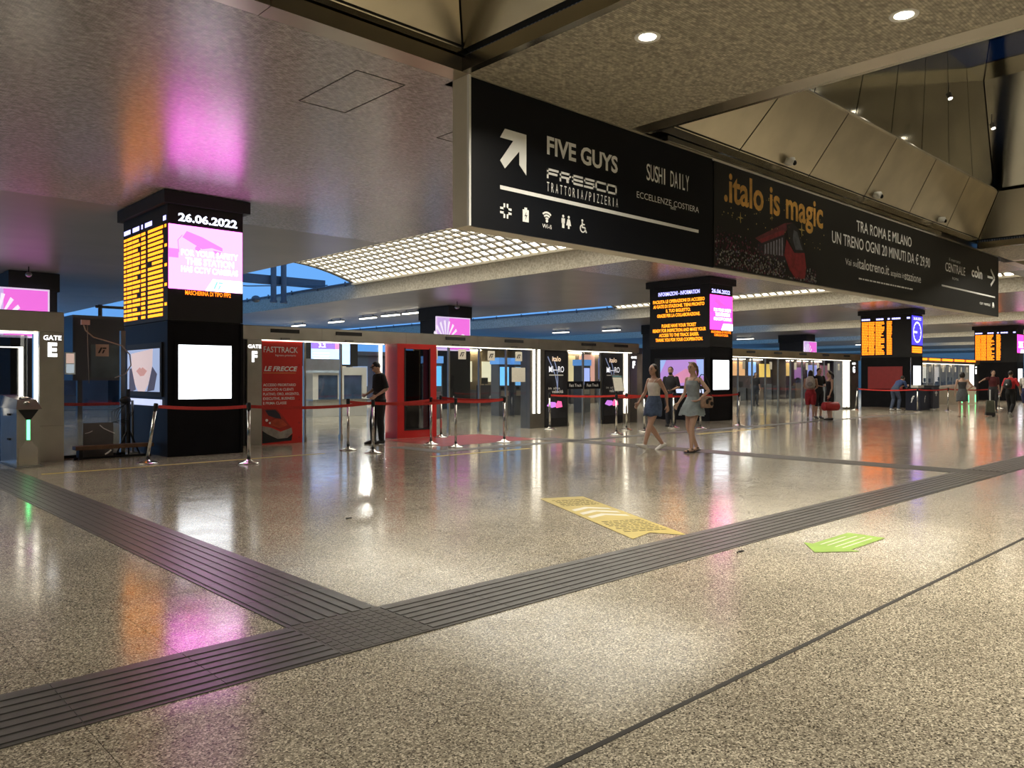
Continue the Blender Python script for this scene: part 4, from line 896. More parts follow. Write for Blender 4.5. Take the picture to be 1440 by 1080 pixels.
shop('shop_front', 'shop front with blue and orange displays behind the gate lettered G', 42.5, 50.5, 26.5, 2.7, (.10, .08, .09), WARM, [(.4, 1.7, 1.6, .8, (.25, .32, .85), 1.0), (2.8, 1.6, 1.5, .9, (.70, .38, .18), .9), (4.8, 1.6, .9, .9, (.25, .45, .90), .9), (6.2, 1.5, 1.4, .9, (.75, .50, .12), .9)], 24)
shop('shop_front', 'dim shop front with violet goods behind the gate lettered G', 51.2, 59.5, 26.5, 2.7, (.09, .05, .08), WARM, [(.4, 1.6, 1.4, .9, (.62, .40, .14), .9), (2.4, 1.4, 1.2, .8, (.35, .16, .40), .6), (4.4, 1.5, 1.4, .9, (.28, .30, .70), .8), (6.4, 1.0, 1.2, 1.4, (.30, .12, .16), .6)], 25)
shop('shop_front', 'distant pale shop front beyond the blue clock pillar', 66, 80, 24.0, 2.8, (.40, .36, .32), WARM, [(.6, .9, 1.3, 1.5, (.65, .55, .62), .8), (2.6, .9, 1.3, 1.5, (.42, .48, .72), .8), (5, .9, 1.3, 1.5, (.72, .66, .56), .8), (7.6, .9, 1.3, 1.5, (.62, .55, .5), .8)], 26)
t = thing('kiosk', 'tall dark kiosk standing on the platform left of the nearest pillar', 'kiosk', (7.5, 30, 0))
MB().box(0, 2.6, 0, 2.5, 1.35, 3.6).box(.2, .35, .2, .4, 0, 1.35).box(1.6, 1.8, .2, .4, 0, 1.35).build('body', mat('kiosk_dark', (.022, .014, .022), .4, 0, .3, 1), t); MB().box(.55, 2.0, -.03, 0, 1.45, 2.6).build('window', mat('kiosk_window', (.05, .055, .06), .15, 0, .4, 2), t)
MB().cyl((1.2, 1.2, 3.6), (1.2, 1.2, 4.1), .07).cyl((.8, .3, 3.95), (2.6, .3, 3.95), .05).build('pipe', M_blackm, t)
g = Fr((-.3, -.2, 0)); s = MB().rect(g, 0, .32, 1.55, 2.3, 0, .05).build('poster_case', M_white, t); MB().rect(g, .04, .28, 1.60, 1.9, .05, .055).build('poster', lit('poster_grey', (.5, .55, .6), .7), s); MB().rect(g, .04, .28, 1.93, 2.26, .05, .055).build('poster', lit('poster_peach', (.75, .5, .42), .7), s)
# ticket machines between the gates and the platforms
for x, c, lab in ((16.7, (.10, .38, .70), 'blue-lit ticket machine seen behind the left end of the red mat'), (19.95, (.16, .50, .90), 'blue-lit ticket machine seen left of the twin light strips'), (20.75, (.12, .34, .62), 'dimmer blue ticket machine right beside the twin light strips'), (24.6, (.35, .42, .80), 'ticket machine seen through the banner glass')):
    t = thing('ticket_machine', lab, 'ticket machine', (x, 22, 0), 0, 'ticket machines behind the gates')
    MB().box(0, .55, 0, .45, 0, 1.95).build('body', mat('machine_grey', (.09, .10, .12), .4), t); MB().box(-.03, .58, -.03, .48, 1.95, 2.2).build('top_sign', lit('machine_sign', (.10, .25, .55), .9), t)
    MB().box(.05, .50, -.01, 0, 1.15, 1.85).build('screen', lit('machine_screen_%.2f' % c[0], c, 1.1), t); MB().box(.08, .47, -.03, 0, .75, .95).build('tray', M_steel, t); MB().box(.1, .25, -.012, 0, 1.0, 1.1).build('reader', M_blackm, t)
# far platform buildings that close the view
for x0, x1, y, h, c, lab in ((4, 13.5, 47, 2.6, (.10, .12, .16), 'low dark platform building far behind the nearest pillar'), (14, 30, 44, 2.9, (.08, .10, .14), 'long low platform building far behind the white booth'), (31, 52, 42, 2.9, (.06, .07, .10), 'long dark platform building far behind the ticket office'), (53, 80, 40, 3.2, (.05, .05, .07), 'dark platform building far behind the gate lettered G')):
    t = thing('platform_building', lab, 'building', (x0, y, 0), 0, 'platform buildings'); L_ = x1-x0
    MB().box(0, L_, 0, 5, 0, h).build('wall', mat('far_wall_%.0f' % x0, c, .6, 0, .3, .6), t); MB().box(-.3, L_+.3, -.4, 5.3, h, h+.25).build('roof', M_steeld, t)
    n = int(L_/1.6)
    for i in range(n):
        if (i*7+int(x0)) % 5 in (0, 3): MB().box(.4+i*1.6, 1.5+i*1.6, -.03, 0, .9, 2.2).build('lit_window', lit('far_window_%d' % (i % 3), ((.35, .45, .65), (.65, .55, .38), (.28, .36, .55))[i % 3], .7), t)
        else: MB().box(.4+i*1.6, 1.5+i*1.6, -.03, 0, .5, 2.2).build('window', M_bwin, t)
# tube lights hung under the far soffits
for x, y, lab in ((23.4, 44.0, 'farthest tube light in the row above the left glass gate'), (23.4, 39.6, 'second farthest tube light in the row above the left glass gate'), (23.2, 36.0, 'middle tube light in the row above the left glass gate'), (23.0, 33.6, 'second nearest tube light in the row above the left glass gate'), (23.0, 31.75, 'nearest tube light, touching the magenta screen pillar'),
                  (40.3, 38.0, 'left tube light under the soffit beside the ticket-notice pillar'), (41.0, 34.0, 'right tube light under the soffit beside the ticket-notice pillar'), (58.0, 34, 'tube light above the gate lettered G'), (76, 32, 'distant tube light above the gate beyond the clock pillar')):
    t = thing('tube_light', lab, 'lamp', (x, y, 4.60), 0, 'tube lights on the platform side')
    MB().box(-.10, .10, -.75, .75, .05, .12).box(-.02, .02, -.5, -.46, .12, .2).box(-.02, .02, .46, .5, .12, .2).build('housing', M_steeld, t); MB().box(-.09, .09, -.72, .72, .0, .05).build('tube', lit('tube_glow', (1, .95, .78), 4), t)
    l = bpy.data.lights.new('tube_light_glow', 'AREA'); l.shape = 'RECTANGLE'; l.size = .2; l.size_y = 1.4; l.energy = 260; l.color = (1, .93, .80)
    o = bpy.data.objects.new('tube_light_glow', l); COL.objects.link(o); o.location = (0, 0, -.03); o.parent = t
# overhead line gear in the open sky bay
t = thing('catenary_gear', 'grey overhead line gantry with twin insulators in the blue sky gap', 'gantry', (16.5, 34, 4.8))
M_cat = mat('catenary_steel', (.10, .12, .15), .5)
MB().box(-6.3, 3, 0, .25, .95, 1.35).build('beam', M_cat, t)
for dx in (.25, .75):
    MB().cyl((dx, -.15, .2), (dx, -.15, 1.9), .13).build('insulator', M_cat, t); MB().cyl((dx, -.15, 1.9), (dx, -.15, 2.0), .17).cyl((dx, -.15, .1), (dx, -.15, .2), .17).build('insulator_cap', M_cat, t)
MB().tube([(-1.4, -.15, 1.5), (-.5, -.15, 1.72), (.25, -.15, 1.85)], .03).tube([(-6, -.2, .62), (-1, -.2, .75), (3, -.2, 1.1)], .025).build('cable', M_cat, t)
MB().ell((-1.5, -.15, 1.45), .16, .16, .2).ell((-.6, -.15, .2), .2, .2, .16).build('pulley', M_cat, t)
for i, (x, lab) in enumerate(((17.95, 'cable tray with brackets along the stone parapet of the first sky gap'), (17.95+BAY, 'cable tray along the stone parapet of the second sky gap'))):
    t = thing('cable_tray', lab, 'cable tray', (x, 29.2, 5.37), 0, 'cable trays on the parapets')
    MB().box(-.03, .03, 0, 30, .08, .14).build('tray', M_cat, t)
    for j in range(12): MB().box(-.025, .025, .4+j*2.4, .46+j*2.4, 0, .20).build('bracket', M_cat, t)
for x, y, lab in ((5.65, 27.4, 'small dark camera hanging from the soffit left of the nearest pillar'), (16.0+6, 27.0, 'small dark fixture under the soffit above the left glass gate')):
    t = thing('soffit_camera', lab, 'camera', (x, y, 4.8)); MB().cyl((0, 0, -.18), (0, 0, 0), .015).build('stem', M_blackm, t); MB().ell((0, 0, -.24), .09, .14, .08).build('body', M_steeld, t, True)
# ---- the gap between gate E and the nearest pillar
t = thing('glass_screen', 'glass screen with a square logo notice between gate E and the nearest pillar', 'glass screen', (3.68, 15.62, 0))
W_ = 1.10
MB().box(.0, W_, 0, .012, .05, 2.9).build('glass_pane', M_glass, t); MB().box(W_-.08, W_, -.03, .05, 0, 2.30).build('mullion', M_steeld, t)
MB().box(0, W_, -.03, .04, 0, .05).build('bottom_rail', M_blackm, t)
g = Fr((.60, -.002, 1.82)); q = MB().rect(g, 0, .22, 0, .22, 0, .004).build('notice', mat('notice_tan', (.45, .34, .26), .6), t); fs_logo(MB(), Fr(g.p(0, 0, .004)), .11, .11, .15).build('logo', M_blackm, q)
t = thing('junction_box', 'small pinkish junction box with a looping white cable on the glass', 'junction box', (4.10, 15.52, 2.38))
MB().box(-.08, .06, 0, .05, 0, .085).build('box', mat('box_pink', (.55, .36, .36), .5), t)
MB().tube([(-.04, .02, .0), (-.01, .02, -.10), (.12, .02, -.22), (.40, .02, -.30), (.60, .02, -.36), (.74, .02, -.52), (.76, .02, -.72), (.66, .02, -.88), (.48, .02, -.95)], .012, 6).build('cable', mat('cable_grey', (.34, .30, .28), .5), t, True)
MB().tube([(.02, .02, 0), (.03, .02, -.5), (.05, .02, -1.05)], .006, 6).build('thin_cable', MATS['cable_grey'], t, True)
t = thing('bench_plank', 'low brown plank on feet beside gate E', 'bench', (3.82, 15.1, 0))
MB().box(0, 1.30, 0, .22, .17, .235).build('plank', mat('plank_brown', (.16, .085, .045), .5, 0, .3, 8), t)
for a in (.06, 1.18): MB().box(a, a+.06, .02, .20, 0, .17).build('foot', M_blackm, t)
MB().box(0, 1.28, .10, .14, .0, .035).build('rail', M_blackm, t)
t = thing('leaning_board', 'grey board propped upright behind the brown plank', 'board', (4.02, 15.42, 0)); MB().box(0, .50, 0, .02, 0, .62).build('board', mat('board_grey', (.16, .155, .15), .6, 0, .1, 4), t)
MB().tube([(.27, -.01, .58), (.33, -.012, .52), (.42, -.01, .47), (.52, -.012, .42)], .009, 6).tube([(.03, -.01, .44), (.09, -.011, .45), (.15, -.01, .48)], .006, 6).build('tape', M_white, t)
MB().tube([(.26, -.36, .08), (.30, -.36, .10), (.36, -.36, .15)], .014, 6).build('scrap', M_white, t)
t = thing('cable_tripod', 'black tripod stand tangled with cables beside the nearest pillar', 'tripod', (4.78, 15.44, 0))
MB().cyl((0, 0, .2), (0, 0, 1.22), .035).build('column', M_blackm, t)
for an in (200, 320, 80): MB().cyl((0, 0, .50), (.24*math.cos(R(an)), .11*math.sin(R(an)), .01), .018, .014, 8).build('leg', M_blackm, t)
MB().ell((-.06, -.03, 1.02), .10, .08, .07).build('head', M_blackm, t, True); rnd = random.Random(2)
for i in range(4):
    p0 = Vector((-.05+.03*i, -.05, 1.0)); MB().tube([p0, p0+Vector((-.10-.08*i, -.02, -.18)), p0+Vector((-.18-.05*i, .0, -.38)), p0+Vector((-.02, 0, -.45+.05*i)), p0+Vector((.03, 0, -.2))], .006, 5).build('cable', M_blackm, t, True)
belt((3.80, 15.9), (5.0, 15.9), 'dark red belt behind the glass beside gate E', .01)
for x, lab in ((3.80, 'thin barrier post behind the glass against gate E'), (5.0, 'thin barrier post behind the glass against the nearest pillar')):
    t = thing('barrier_post', lab, 'barrier post', (x, 15.9, 0), 0, 'belt barrier posts'); MB().cyl((0, 0, 0), (0, 0, 1.0), .025).build('shaft', M_steeld, t); MB().lathe([(.12, 0), (.12, .012), (.03, .03)]).build('base', M_steeld, t)
t = thing('crowd_barrier', 'metal crowd barrier standing on the platform behind the glass', 'barrier', (7.4, 24.5, 0))
MB().cyl((0, 0, 1.05), (2.0, 0, 1.05), .02).cyl((0, 0, .2), (2.0, 0, .2), .02).build('rail', M_chrome, t)
for i in range(9): MB().cyl((i*.25, 0, 0 if i % 8 == 0 else .2), (i*.25, 0, 1.05), .02 if i % 8 == 0 else .01).build('bar', M_chrome, t)
# ---- desks and bins by the clock pillar
t = thing('service_desk', 'black service desk with a white emblem before the red wall panel', 'desk', (36.7, 13.0, 0))
M_navy = mat('desk_navy', (.015, .018, .035), .4)
MB().box(0, 1.2, 0, .6, 0, .95).build('body', M_navy, t); MB().box(-.05, 1.25, -.05, .65, .95, 1.0).build('top', M_blackm, t)
g = Fr((.0, .6, 0), (0, -1, 0)); text(t, g, 'f', .30, .36, .28, .16, M_let, 'C', .03, .004, shear=.3); text(t, Fr((.6, 0, 0)), 'f', 0, .36, .28, .16, M_let, 'C', .03, .004, shear=.3)
MB().box(.2, .9, .15, .45, 1.0, 1.12).build('papers', M_paper, t); MB().cyl((.35, .5, 1.0), (.35, .5, 2.35), .025).build('pole', M_chrome, t)
t = thing('waste_bin', 'dark bin with a pale cross emblem right of the clock pillar', 'bin', (38.0, 12.9, 0))
MB().box(0, .75, 0, .6, .06, 1.05).build('body', mat('bin_dark', (.05, .05, .065), .4), t); MB().box(-.02, .77, -.02, .62, 1.05, 1.09).build('lid', M_blackm, t); g = Fr((0, 0, 0))
MB().rect(g, .33, .42, .62, .90, 0, .005).rect(g, .24, .51, .72, .80, 0, .006).build('emblem', M_letg, t)
for a in (.06, .62): MB().ell((a+.03, .1, .035), .035, .035, .035).build('wheel', M_letg, t)
t = thing('turnstile', 'pale turnstile row with green floor glow in the far right gate', 'turnstile', (46.5, 14.4, 0))
for i in range(3):
    MB().box(i*1.1, i*1.1+.3, 0, 1.3, 0, .9).build('cabinet', M_cream, t); MB().hexa([(i*1.1, 0, .9), (i*1.1+.3, 0, .9), (i*1.1+.3, 1.3, .9), (i*1.1, 1.3, .9), (i*1.1+.03, .2, 1.1), (i*1.1+.27, .2, 1.1), (i*1.1+.27, 1.2, 1.0), (i*1.1+.03, 1.2, 1.0)]).build('lid', M_steel, t)
    MB().box(i*1.1+.12, i*1.1+.18, -.012, 0, .1, .5).build('light_strip', M_green, t)
# ================================================================== PEOPLE
V = Vector
REM = []
def remeshed(mb, name, m, parent, vox, smooth=4):
    o = mb.build(name, m, parent); o.data.polygons.foreach_set('use_smooth', [True]*len(o.data.polygons))
    r = o.modifiers.new('surface', 'REMESH'); r.mode = 'VOXEL'; r.voxel_size = vox; r.use_smooth_shade = True
    if smooth: s = o.modifiers.new('relax', 'SMOOTH'); s.iterations = smooth; s.factor = .5
    REM.append(o); return o
def finish_remesh():
    bpy.context.view_layer.update(); dg = bpy.context.evaluated_depsgraph_get()
    new = [(o, bpy.data.meshes.new_from_object(o.evaluated_get(dg))) for o in REM]
    for o, me in new:
        mt = o.data.materials[0]; o.modifiers.clear(); o.data = me
        me.materials.clear(); me.materials.append(mt); me.polygons.foreach_set('use_smooth', [True]*len(me.polygons))
def lerp_chain(ch, t):
    n = len(ch)-1; x = min(max(t, 0), 1)*n; i = min(int(x), n-1); u = x-i
    a, b = ch[i], ch[i+1]; return (a[0].lerp(b[0], u), a[1]+(b[1]-a[1])*u, a[2]+(b[2]-a[2])*u)
def sub(ch, t0, t1, inf=0., n=6, flare=0.):
    out = []
    for k in range(n+1):
        p, a, b = lerp_chain(ch, t0+(t1-t0)*k/n); out.append((p, a+inf+flare*k/n, b+inf+flare*k/n))
    return out
BASE = dict(pel=(0, 0, .93), wai=(0, 0, 1.09), che=(0, .01, 1.30), nec=(0, -.005, 1.475), hea=(0, .025, 1.635),
            shL=(-.175, 0, 1.415), elL=(-.215, -.03, 1.14), wrL=(-.225, .03, .90), shR=(.175, 0, 1.415), elR=(.215, -.03, 1.14), wrR=(.225, .03, .90),
            hiL=(-.088, 0, .91), knL=(-.09, .02, .50), anL=(-.09, -.01, .085), hiR=(.088, 0, .91), knR=(.09, .02, .50), anR=(.09, -.01, .085))
def person(label, loc, fdir, H, skin, J=None, wear=(), hair=None, vox=.012, fem=False, head_yaw=0, head_pitch=0, shoes=(.02, .02, .02), toeL=0, toeR=0, sandals=False, nofinger=False, handdir=None):
    s = H/1.75; j = {k: V(v)*s for k, v in {**BASE, **(J or {})}.items()}
    t = thing('person', label, 'person', loc, math.atan2(-fdir[0], fdir[1]))
    cn = lambda c: 'skin_%.2f' % c[0]
    sk = mat(cn(skin), skin, .5, 0, .05, 8)
    f = .92 if fem else 1.0; hp = 1.06 if fem else .98; wa = .86 if fem else 1.0
    torso = [(j['pel']-V((0, 0, .10*s)), .12*hp*s, .095*s), (j['pel'], .165*hp*s, .118*s), (j['wai'], .138*wa*s, .098*s), (j['wai'].lerp(j['che'], .5), .145*f*wa**.5*s, .105*s),
             (j['che'], .163*f*s, .118*s), (j['che'].lerp(j['nec'], .62), .150*f*s, .092*s), (j['nec']-V((0, 0, .012*s)), .085*f*s, .068*s), (j['nec'].lerp(j['hea'], .35), .052*f*s, .056*s), (j['nec'].lerp(j['hea'], .75), .048*f*s, .052*s)]
    legs, arms = {}, {}
    for S_ in 'LR':
        h, k, a = j['hi'+S_], j['kn'+S_], j['an'+S_]
        legs[S_] = [(h+V((0, 0, .03*s)), .085*hp*s, .10*s), (h.lerp(k, .35), .083*hp*s, .088*s), (h.lerp(k, .75), .062*s, .066*s), (k, .053*s, .056*s), (k.lerp(a, .30), .052*s, .058*s), (k.lerp(a, .7), .039*s, .042*s), (a, .033*s, .036*s)]
        sh, e, w = j['sh'+S_], j['el'+S_], j['wr'+S_]
        arms[S_] = [(sh+V((0, 0, -.005)), .052*f*s, .052*f*s), (sh.lerp(e, .4), .046*f*s, .047*f*s), (sh.lerp(e, .85), .037*f*s, .039*f*s), (e, .036*f*s, .038*f*s), (e.lerp(w, .3), .036*f*s, .037*f*s), (e.lerp(w, .8), .026*f*s, .024*f*s), (w, .024*f*s, .02*f*s)]
    b = MB().loft(torso, 16)
    for S_ in 'LR':
        b.loft(legs[S_], 12).loft(arms[S_], 12).ell(j['sh'+S_], .056*f*s, .054*f*s, .056*f*s, 10, 7)
        a = j['an'+S_]; tl = toeL if S_ == 'L' else toeR; ft = V((0, math.cos(tl), math.sin(tl))); upv = V((0, -math.sin(tl), math.cos(tl)))
        b.loft([(a-ft*.045*s-upv*.03*s, .03*s, .03*s), (a-upv*.035*s, .036*s, .04*s), (a+ft*.08*s-upv*.05*s, .042*s, .028*s), (a+ft*.16*s-upv*.06*s, .036*s, .018*s)], 10)
        if shoes and not sandals: pass
        # hand with palm, four fingers and thumb
        d = (j['wr'+S_]-j['el'+S_]).normalized(); 
        if handdir and S_ in handdir: d = V(handdir[S_]).normalized()
        sg_ = 1 if S_ == 'R' else -1
        side = V((0, 1, 0)); side = side-d*side.dot(d); side = side.normalized() if side.length > .1 else V((1, 0, 0))
        w = j['wr'+S_]; b.loft([(w, .023*s, .018*s), (w+d*.04*s, .036*s, .016*s), (w+d*.085*s, .038*s, .014*s)], 10, side=side)
        nrm = d.cross(side)*(-sg_)
        if not nofinger:
            for q, (o_, L_) in enumerate(((-.030, .058), (-.010, .070), (.011, .075), (.031, .068))):
                r0 = w+d*.078*s+side*o_*s; r1 = r0+(d+nrm*.25)*L_*.5*s; r2 = r1+(d+nrm*.9)*L_*.5*s
                b.loft([(r0, .0095*s, .0095*s), (r1, .009*s, .009*s), (r2, .007*s, .007*s)], 7)
            r0 = w+d*.025*s+side*.028*s; b.loft([(r0, .012*s, .012*s), (r0+(d*.8+side*.8)*.03*s, .011*s, .011*s), (r0+(d*1.2+side*.7+nrm*.3)*.055*s, .008*s, .008*s)], 7)
    hc = j['hea']; rot = Matrix.Rotation(R(head_yaw), 3, 'Z') @ Matrix.Rotation(R(-head_pitch), 3, 'X')
    hp_ = lambda x, y, z: hc+rot@V((x, y, z))*s
    b.ell(hc, .074*s, .092*s, .108*s, 16, 11, rot).ell(hp_(0, .028, -.058), .052*s, .058*s, .058*s, 12, 9, rot).loft([(hp_(0, .085, .015), .008*s, .008*s), (hp_(0, .104, -.022), .014*s, .012*s), (hp_(0, .09, -.034), .014*s, .010*s)], 8)
    for q in (-1, 1): b.ell(hp_(q*.074, -.005, -.012), .010*s, .020*s, .030*s, 8, 7, rot)
    remeshed(b, 'body', sk, t, vox*.8)
    fm = mat('eye_dark', (.02, .015, .012), .3); ey = MB()
    for q in (-1, 1): ey.ell(hp_(q*.030, .082, .008), .012*s, .008*s, .007*s, 8, 5, rot)
    ey.build('eyes', fm, t, True)
    bw = MB()
    for q in (-1, 1): bw.loft([(hp_(q*.014, .090, .026), .005*s, .004*s), (hp_(q*.034, .086, .031), .005*s, .004*s), (hp_(q*.050, .072, .026), .004*s, .003*s)], 6)
    bw.build('eyebrows', mat('brow_brown', (.04, .025, .015), .6), t, True)
    MB().ell(hp_(0, .084, -.064), .022*s, .008*s, .008*s, 8, 5, rot).build('lips', mat('lips_rose', (.30, .10, .09), .5), t, True)
    # hair
    if hair:
        hm = mat('hair_%.3f_%.3f' % (hair[1][0], hair[1][1]), hair[1], .45, 0, .25, 25); hb = MB()
        hb.ell(hp_(0, -.022, .026), .083*s, .088*s, .098*s, 16, 11, rot)
        if hair[0] in ('long', 'wavy'):
            hb.loft([(hp_(0, -.055, .03), .07*s, .045*s), (hp_(0, -.085, -.06), .078*s, .045*s), (hp_(0, -.095, -.17), .085*s, .038*s), (hp_(0, -.11, -.29), .07*s, .03*s), (hp_(0, -.115, -.36), .035*s, .015*s)], 12)
            for q in (-1, 1): hb.loft([(hp_(q*.06, -.02, .03), .025*s, .04*s), (hp_(q*.074, -.03, -.06), .022*s, .038*s), (hp_(q*.075, -.05, -.16), .018*s, .03*s)], 8)
        elif hair[0] == 'bob': hb.ell(hp_(0, -.03, -.02), .105*s, .095*s, .12*s, 12, 9, rot)
        elif hair[0] == 'pony': hb.loft([(hp_(0, -.09, .05), .025*s, .02*s), (hp_(0, -.14, .03), .032*s, .028*s), (hp_(0, -.165, -.06), .03*s, .028*s), (hp_(0, -.165, -.16), .012*s, .012*s)], 9)
        elif hair[0] == 'cap': hb.ell(hp_(0, .05, .055), .07*s, .085*s, .012*s, 12, 5, rot)
        remeshed(hb, 'hair', hm, t, vox*.9, 2)
        if len(hair) > 2 and hair[2] == 'beard': remeshed(MB().ell(hp_(0, .042, -.078), .056*s, .056*s, .045*s, 12, 8, rot), 'beard', hm, t, vox*.8, 2)
        if len(hair) > 2 and hair[2] == 'glasses':
            gm = MB()
            for q in (-1, 1): gm.loft([(hp_(q*.006, .055, .108), .012*s, .008*s), (hp_(q*.03, .05, .108), .020*s, .013*s), (hp_(q*.055, .035, .100), .012*s, .008*s)], 8)
            gm.build('sunglasses', mat('sunglasses_pale', (.45, .40, .36), .15), t, True)
    # clothing
    for w in wear:
        k, c = w[0], w[1]; o = w[2] if len(w) > 2 else {}
        m = mat('cloth_%s_%.2f_%.2f_%.2f' % (k, *c), c, .8, 0, o.get('var', .15), o.get('vs', 14)); g = MB(); inf = .011*s
        if k in ('shirt', 'camisole', 'strapless'):
            top = {'shirt': .80, 'camisole': .60, 'strapless': .58}[k]; bot = o.get('bot', .10)
            g.loft(sub(torso, bot, top, inf, 10), 18)
            if k == 'shirt':
                for S_ in 'LR': g.loft(sub(arms[S_], 0, o.get('sleeve', .45), inf*1.1, 5, .006), 12); g.ell(j['sh'+S_], .066*f*s, .063*f*s, .062*f*s, 10, 7)
            remeshed(g, {'shirt': 'shirt', 'camisole': 'top', 'strapless': 'top'}[k], m, t, vox, 3)
            if k == 'camisole' or o.get('straps'):
                st = MB(); tp = lerp_chain(torso, top)
                for q in (-1, 1):
                    c0 = tp[0]+V((q*.085*s, tp[2]*.85, -.01)); c1 = j['nec']+V((q*.105*s, .0, -.022*s)); c2 = tp[0]+V((q*.085*s, -tp[2]*.85, -.01))
                    st.tube([c0, c0.lerp(c1, .5)+V((0, .022*s, .008)), c1+V((0, 0, .012)), c1.lerp(c2, .5)+V((0, -.018*s, .006)), c2], .007*s, 6)
                st.build('straps', m, t, True)
        elif k in ('trousers', 'shorts'):
            g.loft(sub(torso, 0, o.get('top', .24), inf*1.15, 5), 16)
            for S_ in 'LR': g.loft(sub(legs[S_], 0, o.get('len', 1.0), inf*1.3, 10, o.get('flare', .012)), 12)
            remeshed(g, k, m, t, vox, 3)
        elif k == 'skirt':          # from hip height down, flared, with folds
            p0 = lerp_chain(torso, o.get('top', .2)); bt = o.get('z', .62)*s; n = 36; rs = []; mid = (j['knL']+j['knR'])/2; fl_ = o.get('flare', .07)*s
            for q in range(8):
                u = q/7; z = p0[0].z+(bt-p0[0].z)*u; cx_ = p0[0].lerp(V((mid.x*.5+j['pel'].x*.5, j['pel'].y*.6+mid.y*.4, bt)), u)
                ring = []
                for i in range(n):
                    a = 2*math.pi*i/n; fo = 1+o.get('fold', .06)*u*math.sin(a*9+q*.3)
                    rr = p0[1]+.014+(.052*s+fl_*u)*min(1, u*2.2); r2 = p0[2]+.014+(.05*s+fl_*u)*min(1, u*2.2)
                    ring.append(V((cx_.x+rr*fo*math.cos(a), cx_.y+r2*fo*math.sin(a), z+.012*math.sin(a*5)*u)))
                rs.append(ring)
            inner = [[c+(p-c)*.93 for p in r] for r in reversed(rs) for c in [sum(r, V())/n]]
            g.rings(rs+inner, False).build('skirt', m, t, True)
            if o.get('ruffle'):
                g = MB(); rr_ = rs[4:]; g.rings([[c+(p-c)*(1.05+.05*(i_/3)) for p in r] for i_, r in enumerate(rr_) for c in [sum(r, V())/n]], False).build('ruffle', m, t, True)
        elif k == 'belt_pack':
            g.loft(sub(torso, .22, .26, .022, 1), 18).build('belt', m, t, True)
    # shoes
    if shoes:
        g = MB(); sm = mat('shoe_%.2f_%.2f' % (shoes[0], shoes[1]), shoes, .5, 0, .1, 10)
        for S_, tl in (('L', toeL), ('R', toeR)):
            a = j['an'+S_]; ft = V((0, math.cos(tl), math.sin(tl))); u = V((0, -math.sin(tl), math.cos(tl))); g = MB()
            if sandals:
                g.loft([(a-ft*.075*s-u*.076*s, .030*s, .012*s), (a-u*.076*s, .038*s, .014*s), (a+ft*.10*s-u*.076*s, .046*s, .012*s), (a+ft*.19*s-u*.074*s, .030*s, .010*s)], 12, side=(1, 0, 0))
                g.loft([(a+ft*.09*s-u*.055*s, .050*s, .030*s), (a+ft*.13*s-u*.060*s, .049*s, .026*s)], 12); g.loft([(a-u*.03*s, .042*s, .045*s), (a-u*.012*s, .041*s, .044*s)], 12)
            else: g.loft([(a-ft*.07*s-u*.045*s, .032*s, .038*s), (a-ft*.02*s-u*.030*s, .043*s, .055*s), (a+ft*.08*s-u*.048*s, .050*s, .038*s), (a+ft*.16*s-u*.060*s, .048*s, .026*s), (a+ft*.205*s-u*.066*s, .028*s, .016*s)], 12)
            remeshed(g, 'shoe', sm, t, vox*.8, 2)
    return t
FA, FB, FC = (.46, .285, .20), (.55, .35, .255), (.45, .27, .19)
WALK = (-.96, .28)
# woman in white top and denim skirt-shorts, mid-stride
w1 = person('woman walking in a white strappy top and blue denim skirt', (12.71, 9.45, 0), WALK, 1.70, FC,
    dict(knL=(-.085, .17, .52), anL=(-.085, .30, .125), knR=(.085, .03, .49), anR=(.08, -.27, .115), hiL=(-.088, .015, .91), hiR=(.088, -.01, .91),
         elR=(.235, .06, 1.16), wrR=(.25, .21, .96), elL=(-.235, -.12, 1.16), wrL=(-.25, -.14, .92), hea=(0, .03, 1.635)),
    [('strapless', (.68, .64, .58), dict(bot=.26, straps=1)), ('skirt', (.055, .085, .155), dict(top=.27, z=.70, flare=.015, fold=.015, var=.3))],
    ('long', (.018, .012, .010)), .008, True, head_yaw=14, shoes=(.66, .64, .60), toeL=.38, toeR=-.28)
w2 = person('woman walking in a pale grey-blue ruffled dress with a shoulder bag', (12.90, 8.67, 0), WALK, 1.73, FB,
    dict(knL=(-.07, .10, .50), anL=(-.065, .10, .09), knR=(.075, .06, .49), anR=(.06, -.13, .10), elL=(-.33, -.10, 1.20), wrL=(-.235, .06, 1.02), elR=(.23, .02, 1.15), wrR=(.255, .16, .95), hea=(0, .03, 1.635)),
    [('camisole', (.24, .28, .30), dict(bot=.16)), ('skirt', (.25, .30, .315), dict(top=.24, z=.72, flare=.05, fold=.07, ruffle=1))],
    ('pony', (.17, .10, .05), 'glasses'), .008, True, head_yaw=12, shoes=(.02, .02, .02), sandals=True, toeR=-.15, handdir=dict(L=(.8, .3, -.3)))
